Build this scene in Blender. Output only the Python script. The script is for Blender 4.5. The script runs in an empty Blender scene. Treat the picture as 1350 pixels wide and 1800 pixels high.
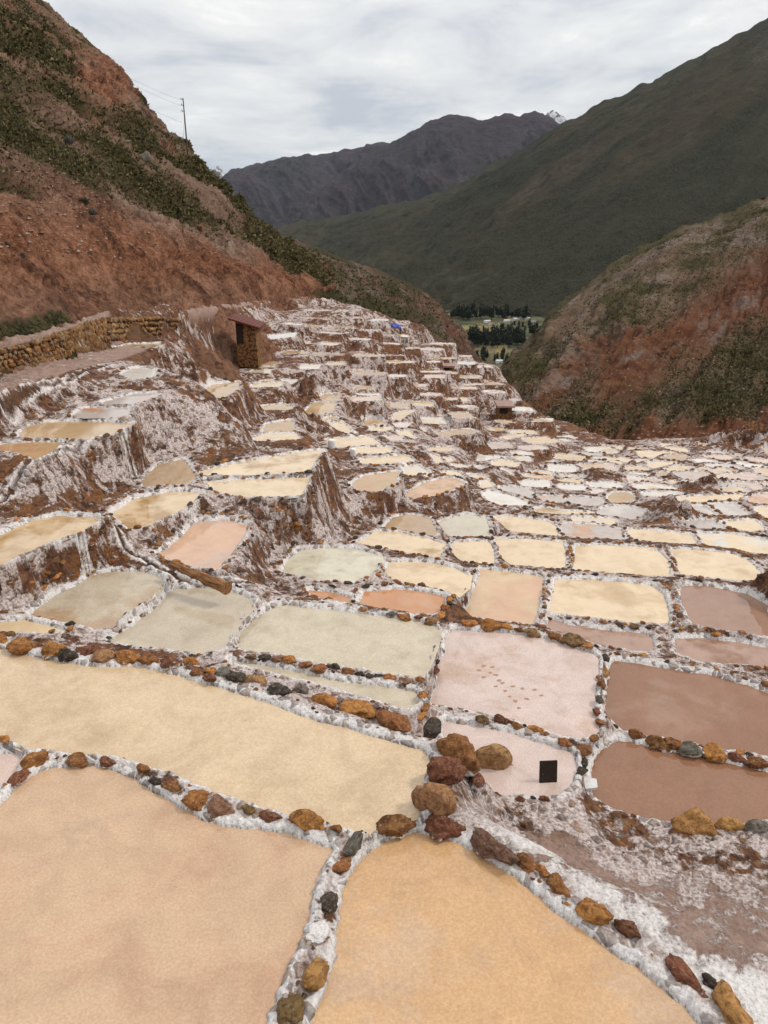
import bpy, math, random
import numpy as np
from mathutils import Vector, Matrix, Euler

# ---------------------------------------------------------------- camera, sky, sun, exposure
scene = bpy.context.scene
COL = scene.collection
PITCH = math.radians(21.4)
FPX, CX, CY = 1352.0, 675.0, 900.0          # focal length and centre of the 1350 x 1800 photograph
SP, CP = math.sin(PITCH), math.cos(PITCH)

cam = bpy.data.cameras.new('camera')
cam.sensor_fit = 'HORIZONTAL'; cam.sensor_width = 36.0; cam.lens = 36.0 * FPX / 1350.0
cam.clip_start = 0.1; cam.clip_end = 90000.0
cam_o = bpy.data.objects.new('camera', cam); COL.objects.link(cam_o)
cam_o.location = (0, 0, 0); cam_o.rotation_euler = (math.pi / 2 - PITCH, 0, 0)
scene.camera = cam_o

SUN_EL, SUN_AZ = math.radians(48), math.radians(82)   # azimuth clockwise from +Y

def setup_world():
    w = bpy.data.worlds.new('World'); scene.world = w; w.use_nodes = True
    nt = w.node_tree; N = nt.nodes; L = nt.links; N.clear()
    out = N.new('ShaderNodeOutputWorld')
    sky = N.new('ShaderNodeTexSky'); sky.sky_type = 'NISHITA'; sky.sun_disc = False
    sky.sun_elevation = SUN_EL; sky.sun_rotation = SUN_AZ; sky.altitude = 3200
    bg1 = N.new('ShaderNodeBackground'); bg1.inputs['Strength'].default_value = 0.10
    L.new(sky.outputs[0], bg1.inputs['Color'])
    tc = N.new('ShaderNodeTexCoord'); sep = N.new('ShaderNodeSeparateXYZ'); L.new(tc.outputs['Generated'], sep.inputs[0])
    def M(op, a, b=None, clamp=False):
        n = N.new('ShaderNodeMath'); n.operation = op; n.use_clamp = clamp
        for i, v in enumerate((a, b)):
            if v is None: continue
            if isinstance(v, (int, float)): n.inputs[i].default_value = v
            else: L.new(v, n.inputs[i])
        return n.outputs[0]
    zc = M('MAXIMUM', sep.outputs['Z'], 0.0)
    den = M('ADD', zc, 0.16)
    px = M('DIVIDE', sep.outputs['X'], den); py = M('DIVIDE', sep.outputs['Y'], den)
    cmb = N.new('ShaderNodeCombineXYZ'); L.new(px, cmb.inputs[0]); L.new(py, cmb.inputs[1])
    n1 = N.new('ShaderNodeTexNoise'); n1.inputs['Scale'].default_value = 1.5; n1.inputs['Detail'].default_value = 7
    n1.inputs['Roughness'].default_value = 0.60; n1.inputs['Distortion'].default_value = 0.35
    L.new(cmb.outputs[0], n1.inputs['Vector'])
    ramp = N.new('ShaderNodeValToRGB'); L.new(n1.outputs['Fac'], ramp.inputs[0])
    e = ramp.color_ramp.elements
    e[0].position = 0.34; e[0].color = (0.50, 0.525, 0.57, 1)
    e[1].position = 0.66; e[1].color = (0.92, 0.90, 0.86, 1)
    m = e.new(0.46); m.color = (0.655, 0.665, 0.675, 1)
    m = e.new(0.58); m.color = (0.76, 0.76, 0.745, 1)
    grad = M('ADD', M('MULTIPLY', zc, 0.75), 0.86)        # overcast sky: brighter towards the zenith
    bg2 = N.new('ShaderNodeBackground'); L.new(ramp.outputs[0], bg2.inputs['Color']); L.new(grad, bg2.inputs['Strength'])
    mix = N.new('ShaderNodeMixShader'); mix.inputs[0].default_value = 0.95
    L.new(bg1.outputs[0], mix.inputs[1]); L.new(bg2.outputs[0], mix.inputs[2]); L.new(mix.outputs[0], out.inputs['Surface'])
setup_world()

sun = bpy.data.lights.new('sun', 'SUN'); sun.energy = 1.5; sun.angle = math.radians(10); sun.color = (1.0, 0.92, 0.80)
sun_o = bpy.data.objects.new('sun', sun); COL.objects.link(sun_o)
_d = Vector((math.sin(SUN_AZ) * math.cos(SUN_EL), math.cos(SUN_AZ) * math.cos(SUN_EL), math.sin(SUN_EL)))
sun_o.rotation_euler = _d.to_track_quat('Z', 'Y').to_euler(); sun_o.location = (0, 0, 60)

scene.view_settings.view_transform = 'Standard'; scene.view_settings.look = 'None'
scene.view_settings.exposure = 0.3; scene.view_settings.gamma = 1.0; scene.view_settings.use_curve_mapping = False
scene.render.engine = 'CYCLES'
scene.cycles.max_bounces = 5; scene.cycles.diffuse_bounces = 2; scene.cycles.glossy_bounces = 3
scene.cycles.use_adaptive_sampling = True; scene.cycles.adaptive_threshold = 0.015
scene.cycles.use_denoising = True

random.seed(11); RNG = np.random.default_rng(7)

# ---------------------------------------------------------------- helpers
def ray(x, y):
    u = (x - CX) / FPX; v = (y - CY) / FPX
    return np.array([u, CP - v * SP, -(SP + v * CP)])
def at_z(x, y, z):
    d = ray(x, y); return d * (z / d[2])
def at_t(x, y, t):
    return ray(x, y) * t

def hash2(ix, iy, seed):
    n = (ix.astype(np.int64) * 374761393 + iy.astype(np.int64) * 668265263 + seed * 1274126177) & 0xFFFFFFFF
    n = ((n ^ (n >> 13)) * 1274126177) & 0xFFFFFFFF
    n = n ^ (n >> 16)
    return (n & 0xFFFFFF).astype(np.float32) / float(0x1000000)
def vnoise(x, y, seed=0):
    x = np.asarray(x, np.float64); y = np.asarray(y, np.float64)
    ix = np.floor(x); iy = np.floor(y); fx = (x - ix).astype(np.float32); fy = (y - iy).astype(np.float32)
    fx = fx * fx * fx * (fx * (fx * 6 - 15) + 10); fy = fy * fy * fy * (fy * (fy * 6 - 15) + 10)
    a = hash2(ix, iy, seed); b = hash2(ix + 1, iy, seed); c = hash2(ix, iy + 1, seed); d = hash2(ix + 1, iy + 1, seed)
    return (a + (b - a) * fx) * (1 - fy) + (c + (d - c) * fx) * fy
def fbm(x, y, octaves=4, seed=0, gain=0.5):
    s = 0; a = 1.0; t = 0; f = 1.0
    for o in range(octaves):
        s = s + a * (vnoise(x * f + 17.3 * o, y * f - 9.1 * o, seed + o) * 2 - 1); t += a; a *= gain; f *= 2.03
    return s / t
def ridged(x, y, octaves=4, seed=0, gain=0.5):
    s = 0; a = 1.0; t = 0; f = 1.0
    for o in range(octaves):
        s = s + a * (1 - np.abs(vnoise(x * f + 5.7 * o, y * f + 3.3 * o, seed + o) * 2 - 1)); t += a; a *= gain; f *= 2.05
    return s / t

def mesh_np(name, verts, faces, attr=None, smooth=True):
    """verts (n,3), faces (m,k) with k 3 or 4, attr (n,4) written as the colour attribute 'mixing'."""
    verts = np.asarray(verts, np.float32); faces = np.asarray(faces, np.int32)
    k = faces.shape[1]
    me = bpy.data.meshes.new(name)
    me.vertices.add(len(verts)); me.vertices.foreach_set('co', verts.ravel())
    me.loops.add(faces.size); me.loops.foreach_set('vertex_index', faces.ravel())
    me.polygons.add(len(faces))
    me.polygons.foreach_set('loop_start', np.arange(0, faces.size, k, dtype=np.int32))
    me.polygons.foreach_set('loop_total', np.full(len(faces), k, np.int32))
    me.polygons.foreach_set('use_smooth', np.full(len(faces), smooth, bool))
    if attr is not None:
        a = me.color_attributes.new('mixing', 'FLOAT_COLOR', 'POINT')
        a.data.foreach_set('color', np.asarray(attr, np.float32).ravel())
    me.update(calc_edges=True)
    return me
def link(name, me, mat=None, parent=None, loc=None):
    o = bpy.data.objects.new(name, me); COL.objects.link(o)
    if mat is not None and me is not None and not me.materials: me.materials.append(mat)
    if loc is not None: o.location = loc
    if parent is not None: o.parent = parent
    return o
def empty(name, loc=(0, 0, 0)):
    o = bpy.data.objects.new(name, None); o.empty_display_size = 0.2; o.location = loc; COL.objects.link(o); return o
def tag(o, label=None, category=None, group=None, kind=None):
    if label: o['label'] = label
    if category: o['category'] = category
    if group: o['group'] = group
    if kind: o['kind'] = kind
    return o
def srgb(r, g, b):
    f = lambda c: (c / 255 / 12.92) if c <= 10.3 else ((c / 255 + 0.055) / 1.055) ** 2.4
    return (f(r), f(g), f(b), 1.0)

# ---------------------------------------------------------------- materials
class NT:
    def __init__(s, name):
        s.m = bpy.data.materials.new(name); s.m.use_nodes = True
        s.t = s.m.node_tree; s.N = s.t.nodes; s.L = s.t.links
        s.b = s.N['Principled BSDF']
        s.b.inputs['Roughness'].default_value = 0.9; s.b.inputs['Specular IOR Level'].default_value = 0.25
    def put(s, sock, v):
        if v is None: return
        if isinstance(v, (int, float)): sock.default_value = v
        elif isinstance(v, (tuple, list)): sock.default_value = v
        else: s.L.new(v, sock)
    def coord(s, which='Object', scale=None, rot=None):
        tc = s.N.new('ShaderNodeTexCoord'); o = tc.outputs[which]
        if which == 'Position':
            pass
        if scale is not None or rot is not None:
            mp = s.N.new('ShaderNodeMapping'); s.L.new(o, mp.inputs[0])
            if scale is not None: mp.inputs['Scale'].default_value = scale
            if rot is not None: mp.inputs['Rotation'].default_value = rot
            o = mp.outputs[0]
        return o
    def pos(s, scale=None):
        g = s.N.new('ShaderNodeNewGeometry'); o = g.outputs['Position']
        if scale is not None:
            mp = s.N.new('ShaderNodeMapping'); s.L.new(o, mp.inputs[0]); mp.inputs['Scale'].default_value = scale; o = mp.outputs[0]
        return o
    def normal_z(s):
        g = s.N.new('ShaderNodeNewGeometry'); q = s.N.new('ShaderNodeSeparateXYZ'); s.L.new(g.outputs['Normal'], q.inputs[0]); return q.outputs['Z']
    def noise(s, vec, scale, detail=4, rough=0.55, dist=0.0):
        n = s.N.new('ShaderNodeTexNoise'); s.put(n.inputs['Vector'], vec)
        n.inputs['Scale'].default_value = scale; n.inputs['Detail'].default_value = detail
        n.inputs['Roughness'].default_value = rough; n.inputs['Distortion'].default_value = dist
        return n.outputs['Fac']
    def voro(s, vec, scale, feature='F1'):
        n = s.N.new('ShaderNodeTexVoronoi'); n.feature = feature; s.put(n.inputs['Vector'], vec); n.inputs['Scale'].default_value = scale
        return n
    def math(s, op, a, b=None, c=None, clamp=False):
        n = s.N.new('ShaderNodeMath'); n.operation = op; n.use_clamp = clamp
        s.put(n.inputs[0], a); s.put(n.inputs[1], b); s.put(n.inputs[2], c); return n.outputs[0]
    def step(s, v, lo, hi):
        n = s.N.new('ShaderNodeMapRange'); n.interpolation_type = 'SMOOTHSTEP'; s.put(n.inputs[0], v)
        n.inputs[1].default_value = lo; n.inputs[2].default_value = hi; return n.outputs[0]
    def mix(s, f, a, b, mode='MIX'):
        n = s.N.new('ShaderNodeMix'); n.data_type = 'RGBA'; n.blend_type = mode; n.clamp_factor = True
        s.put(n.inputs[0], f); s.put(n.inputs[6], a); s.put(n.inputs[7], b); return n.outputs[2]
    def ramp(s, v, stops):
        n = s.N.new('ShaderNodeValToRGB'); s.put(n.inputs[0], v); e = n.color_ramp.elements
        e[0].position, e[0].color = stops[0][0], stops[0][1]; e[1].position, e[1].color = stops[-1][0], stops[-1][1]
        for p, c in stops[1:-1]:
            q = e.new(p); q.color = c
        return n.outputs[0]
    def attr(s, name, typ='GEOMETRY'):
        n = s.N.new('ShaderNodeAttribute'); n.attribute_name = name; n.attribute_type = typ; return n
    def objcolor(s):
        n = s.N.new('ShaderNodeObjectInfo'); return n.outputs['Color'], n.outputs['Random']
    def bump(s, h, strength, distance):
        n = s.N.new('ShaderNodeBump'); s.put(n.inputs['Height'], h); n.inputs['Strength'].default_value = strength
        n.inputs['Distance'].default_value = distance; s.L.new(n.outputs[0], s.b.inputs['Normal'])
    def base(s, c): s.put(s.b.inputs['Base Color'], c)

def c3(r, g, b): return (r, g, b, 1.0)

def mat_bank():
    n = NT('salt_crusted_bank'); p = n.pos()
    at = n.attr('mixing'); sep = n.N.new('ShaderNodeSeparateColor'); n.L.new(at.outputs['Color'], sep.inputs[0])
    crest, groove, earth, far = sep.outputs[0], sep.outputs[1], sep.outputs[2], at.outputs['Alpha']
    warp = n.noise(p, 1.6, 3)
    big = n.noise(p, 0.9, 5, 0.6, 0.6)
    mid = n.noise(p, 4.2, 6, 0.62, 0.8)
    streak = n.noise(n.pos((4.2, 4.2, 0.55)), 1.0, 7, 0.62, 0.7)
    fine = n.noise(p, 26.0, 5, 0.65)
    grain = n.noise(p, 95.0, 3, 0.6)
    brown = n.ramp(mid, [(0.36, c3(.045, .018, .010)), (0.50, c3(.115, .050, .028)), (0.64, c3(.22, .105, .055))])
    ochre = n.ramp(fine, [(0.36, c3(.085, .032, .012)), (0.64, c3(.29, .125, .042))])
    soil = n.mix(n.step(n.noise(p, 1.3, 4), 0.50, 0.66), brown, ochre)
    mud = n.ramp(n.math('ADD', n.math('MULTIPLY', mid, .5), n.math('MULTIPLY', fine, .5)), [(0.30, c3(.17, .105, .082)), (0.50, c3(.30, .20, .16)), (0.72, c3(.44, .33, .28))])
    soil = n.mix(n.math('MAXIMUM', n.step(earth, 0.62, 0.95), n.step(far, 0.1, 0.6)), soil, mud)
    salt = n.ramp(fine, [(0.25, c3(.46, .40, .385)), (0.46, c3(.74, .70, .685)), (0.66, c3(.90, .88, .865))])
    lilac = n.ramp(fine, [(0.36, c3(.27, .19, .165)), (0.63, c3(.68, .60, .575))])
    salt = n.mix(n.step(n.math('ADD', crest, n.math('MULTIPLY', far, 0.15)), 0.15, 0.75), lilac, salt)
    f = n.math('ADD', n.math('MULTIPLY', streak, 1.25), n.math('MULTIPLY', mid, 0.5))
    f = n.math('ADD', f, n.math('MULTIPLY', fine, 0.22))
    f = n.math('ADD', f, n.math('MULTIPLY', n.math('SUBTRACT', big, 0.5), 1.35))
    f = n.math('ADD', f, n.math('MULTIPLY', crest, 0.46))
    f = n.math('SUBTRACT', f, n.math('MULTIPLY', earth, 0.30))
    f = n.math('ADD', f, n.math('MULTIPLY', far, 0.06))
    f = n.step(f, 0.90, 1.06)
    cell = n.voro(p, 8.5); edge = n.voro(p, 8.5, 'DISTANCE_TO_EDGE'); cs = n.N.new('ShaderNodeSeparateColor'); n.L.new(cell.outputs['Color'], cs.inputs[0])
    lump = n.step(edge.outputs['Distance'], .02, .16)
    stonec = n.ramp(cs.outputs[0], [(0.0, c3(.035, .025, .020)), (0.35, c3(.13, .06, .030)), (0.7, c3(.27, .125, .045)), (1.0, c3(.20, .13, .095))])
    sm = n.math('MULTIPLY', n.math('MULTIPLY', n.step(cs.outputs[1], .52, .62), lump), n.math('SUBTRACT', 1.0, n.math('MULTIPLY', n.math('MAXIMUM', far, earth), 1.0, clamp=True)))
    col = n.mix(f, soil, salt)
    col = n.mix(n.math('MULTIPLY', sm, n.math('SUBTRACT', 0.92, n.math('MULTIPLY', f, .35))), col, stonec)
    col = n.mix(groove, col, c3(.065, .036, .022))
    n.base(col)
    n.b.inputs['Roughness'].default_value = 0.85
    h = n.math('ADD', n.math('MULTIPLY', fine, 0.7), n.math('MULTIPLY', grain, 0.25))
    h = n.math('ADD', h, n.math('MULTIPLY', streak, 1.2))
    h = n.math('ADD', h, n.math('MULTIPLY', f, 0.25))
    h = n.math('ADD', h, n.math('MULTIPLY', n.math('MULTIPLY', sm, edge.outputs['Distance']), 3.0))
    n.bump(h, 1.0, 0.055)
    return n.m

def mat_brine(grainy):
    n = NT('brine_over_salt_crystals' if grainy else 'still_brine'); p = n.pos()
    oc, rnd = n.objcolor()
    t2 = n.attr('second_tint', 'OBJECT').outputs['Color']
    wob = n.N.new('ShaderNodeVectorMath'); wob.operation = 'ADD'; n.L.new(p, wob.inputs[0])
    sc = n.N.new('ShaderNodeVectorMath'); sc.operation = 'SCALE'; sc.inputs[0].default_value = (37, 61, 13); n.L.new(rnd, sc.inputs[3]); n.L.new(sc.outputs[0], wob.inputs[1])
    q = wob.outputs[0]
    blot = n.noise(q, 0.75, 4, 0.6, 0.5)
    mid = n.noise(q, 3.2, 5, 0.6, 0.4)
    col = n.mix(n.step(n.math('ADD', n.math('MULTIPLY', blot, 0.7), n.math('MULTIPLY', mid, 0.3)), 0.47, 0.63), oc, t2)
    col = n.mix(n.math('MULTIPLY', n.step(mid, 0.42, 0.75), 0.16), col, c3(.30, .20, .13), 'MULTIPLY')
    stain = n.noise(q, 1.1, 6, 0.7, 1.5)
    col = n.mix(n.math('MULTIPLY', n.step(stain, 0.60, 0.74), 0.42 if grainy else 0.22), col, c3(.25, .17, .12))
    val = n.noise(q, 1.7, 6, 0.62, 0.9)
    col = n.mix(1.0, col, n.ramp(val, [(0.34, c3(.84, .80, .76)), (0.5, c3(.98, .97, .97)), (0.64, c3(1.06, 1.06, 1.06))] if grainy else [(0.34, c3(.93, .91, .88)), (0.5, c3(.99, .99, .99)), (0.64, c3(1.03, 1.03, 1.03))]), 'MULTIPLY')
    if grainy:
        g1 = n.noise(p, 42.0, 5, 0.68); g2 = n.noise(p, 150.0, 3, 0.7)
        g = n.math('ADD', n.math('MULTIPLY', g1, 0.5), n.math('MULTIPLY', g2, 0.5))
        col = n.mix(n.step(g, 0.42, 0.60), n.mix(0.36, col, c3(.34, .22, .13)), n.mix(0.12, col, c3(.9, .85, .78)))
        spk = n.noise(p, 75.0, 2, 0.5); col = n.mix(n.math('MULTIPLY', n.step(spk, 0.70, 0.76), 0.5), col, c3(.16, .10, .06))
        n.b.inputs['Roughness'].default_value = 0.07
        n.bump(g, 0.06, 0.008)
    else:
        g1 = n.noise(p, 30.0, 3, 0.6)
        col = n.mix(n.math('MULTIPLY', n.step(g1, 0.35, 0.7), 0.03), col, c3(.95, .9, .85))
        n.b.inputs['Roughness'].default_value = 0.05
        n.bump(n.noise(p, 5.0, 2, 0.5), 0.012, 0.01)
    n.base(col)
    n.b.inputs['IOR'].default_value = 1.5 if not grainy else 1.45; n.b.inputs['Specular IOR Level'].default_value = 0.5
    return n.m

def mat_stone():
    n = NT('weathered_stone'); oc, rnd = n.objcolor(); p = n.pos()
    a = n.noise(p, 14.0, 6, 0.65, 0.5); b = n.noise(n.pos((30, 30, 75)), 1.0, 4, 0.6); v = n.noise(p, 60.0, 4, 0.7)
    dark = n.mix(1.0, oc, c3(.42, .36, .32), 'MULTIPLY'); light = n.mix(0.32, oc, c3(.55, .40, .24))
    col = n.mix(n.step(a, 0.35, 0.62), dark, oc)
    col = n.mix(n.math('MULTIPLY', n.step(b, 0.5, 0.7), 0.65), col, light)
    col = n.mix(n.math('MULTIPLY', n.step(v, 0.55, 0.7), 0.5), col, dark)
    salt_amount = n.attr('salt_amount', 'OBJECT').outputs['Fac']
    g = n.coord('Generated'); s3 = n.N.new('ShaderNodeSeparateXYZ'); n.L.new(g, s3.inputs[0])
    low = n.math('SUBTRACT', n.math('ADD', salt_amount, n.math('MULTIPLY', n.math('SUBTRACT', a, 0.5), 0.9)), s3.outputs['Z'])
    saltf = n.step(low, -0.04, 0.10)
    frost = n.math('MULTIPLY', n.step(n.noise(p, 22.0, 5, 0.7), 0.60, 0.72), 0.55)
    col = n.mix(n.math('MAXIMUM', saltf, n.math('MULTIPLY', frost, n.math('MULTIPLY', salt_amount, 2.0, clamp=True))), col, n.ramp(v, [(0.3, c3(.52, .47, .45)), (0.7, c3(.80, .77, .75))]))
    n.base(col); n.b.inputs['Roughness'].default_value = 0.8
    h = n.math('ADD', n.math('MULTIPLY', a, 1.0), n.math('MULTIPLY', v, 0.4)); h = n.math('ADD', h, n.math('MULTIPLY', b, 0.5))
    n.bump(h, 0.9, 0.03)
    return n.m

def mat_soil(name, stops, veg, veg_lo, veg_hi, scale, bump_d, extra=None):
    """Bare soil with patches of vegetation; attribute mixing: R vegetation, G redness, B pale rock."""
    n = NT(name); p = n.pos()
    at = n.attr('mixing'); sep = n.N.new('ShaderNodeSeparateColor'); n.L.new(at.outputs['Color'], sep.inputs[0])
    a = n.noise(p, scale, 8, 0.62, 0.5); b = n.noise(p, scale * 4.2, 6, 0.65); c = n.noise(p, scale * 17, 4, 0.7)
    t = n.math('ADD', n.math('ADD', n.math('MULTIPLY', a, 0.30), n.math('MULTIPLY', b, 0.33)), n.math('MULTIPLY', c, 0.37))
    red = n.ramp(t, stops[0]); tan = n.ramp(t, stops[1])
    col = n.mix(sep.outputs[1], tan, red)
    rock = n.ramp(b, stops[2]); col = n.mix(sep.outputs[2], col, rock)
    vf = n.math('ADD', n.math('ADD', n.math('MULTIPLY', b, 0.7), n.math('MULTIPLY', c, 0.5)), n.math('SUBTRACT', sep.outputs[0], 0.6))
    vcol = n.ramp(c, veg)
    col = n.mix(n.step(vf, veg_lo, veg_hi), col, vcol)
    n.base(col); n.b.inputs['Roughness'].default_value = 0.95; n.b.inputs['Specular IOR Level'].default_value = 0.1
    e = n.noise(p, scale * 60, 3, 0.7)
    n.bump(n.math('ADD', n.math('ADD', n.math('MULTIPLY', b, 0.8), n.math('MULTIPLY', c, 0.35)), n.math('MULTIPLY', e, 0.10)), 1.0, bump_d)
    return n.m

def mat_plain(name, col, rough=0.7, var=0.25, scale=12.0, bump=0.01, metal=0.0):
    n = NT(name); p = n.coord('Object')
    a = n.noise(p, scale, 5, 0.6); b = n.noise(p, scale * 6, 3, 0.6)
    lo = tuple(c * (1 - var) for c in col[:3]) + (1,); hi = tuple(min(1, c * (1 + var)) for c in col[:3]) + (1,)
    n.base(n.ramp(n.math('ADD', n.math('MULTIPLY', a, 0.6), n.math('MULTIPLY', b, 0.4)), [(0.3, lo), (0.7, hi)]))
    n.b.inputs['Roughness'].default_value = rough; n.b.inputs['Metallic'].default_value = metal
    if bump: n.bump(b, 0.5, bump)
    return n.m
def mat_leaf(name, lo, hi):
    n = NT(name); oc, rnd = n.objcolor(); g = n.N.new('ShaderNodeNewGeometry')
    r = g.outputs['Random Per Island']
    f = n.math('ADD', n.math('MULTIPLY', r, 0.7), n.math('MULTIPLY', rnd, 0.3))
    n.base(n.ramp(f, [(0.0, lo), (1.0, hi)])); n.b.inputs['Roughness'].default_value = 0.8; n.b.inputs['Specular IOR Level'].default_value = 0.15
    return n.m

M_BANK = mat_bank(); M_BRINE = mat_brine(False); M_CRYST = mat_brine(True); M_STONE = mat_stone()
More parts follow.
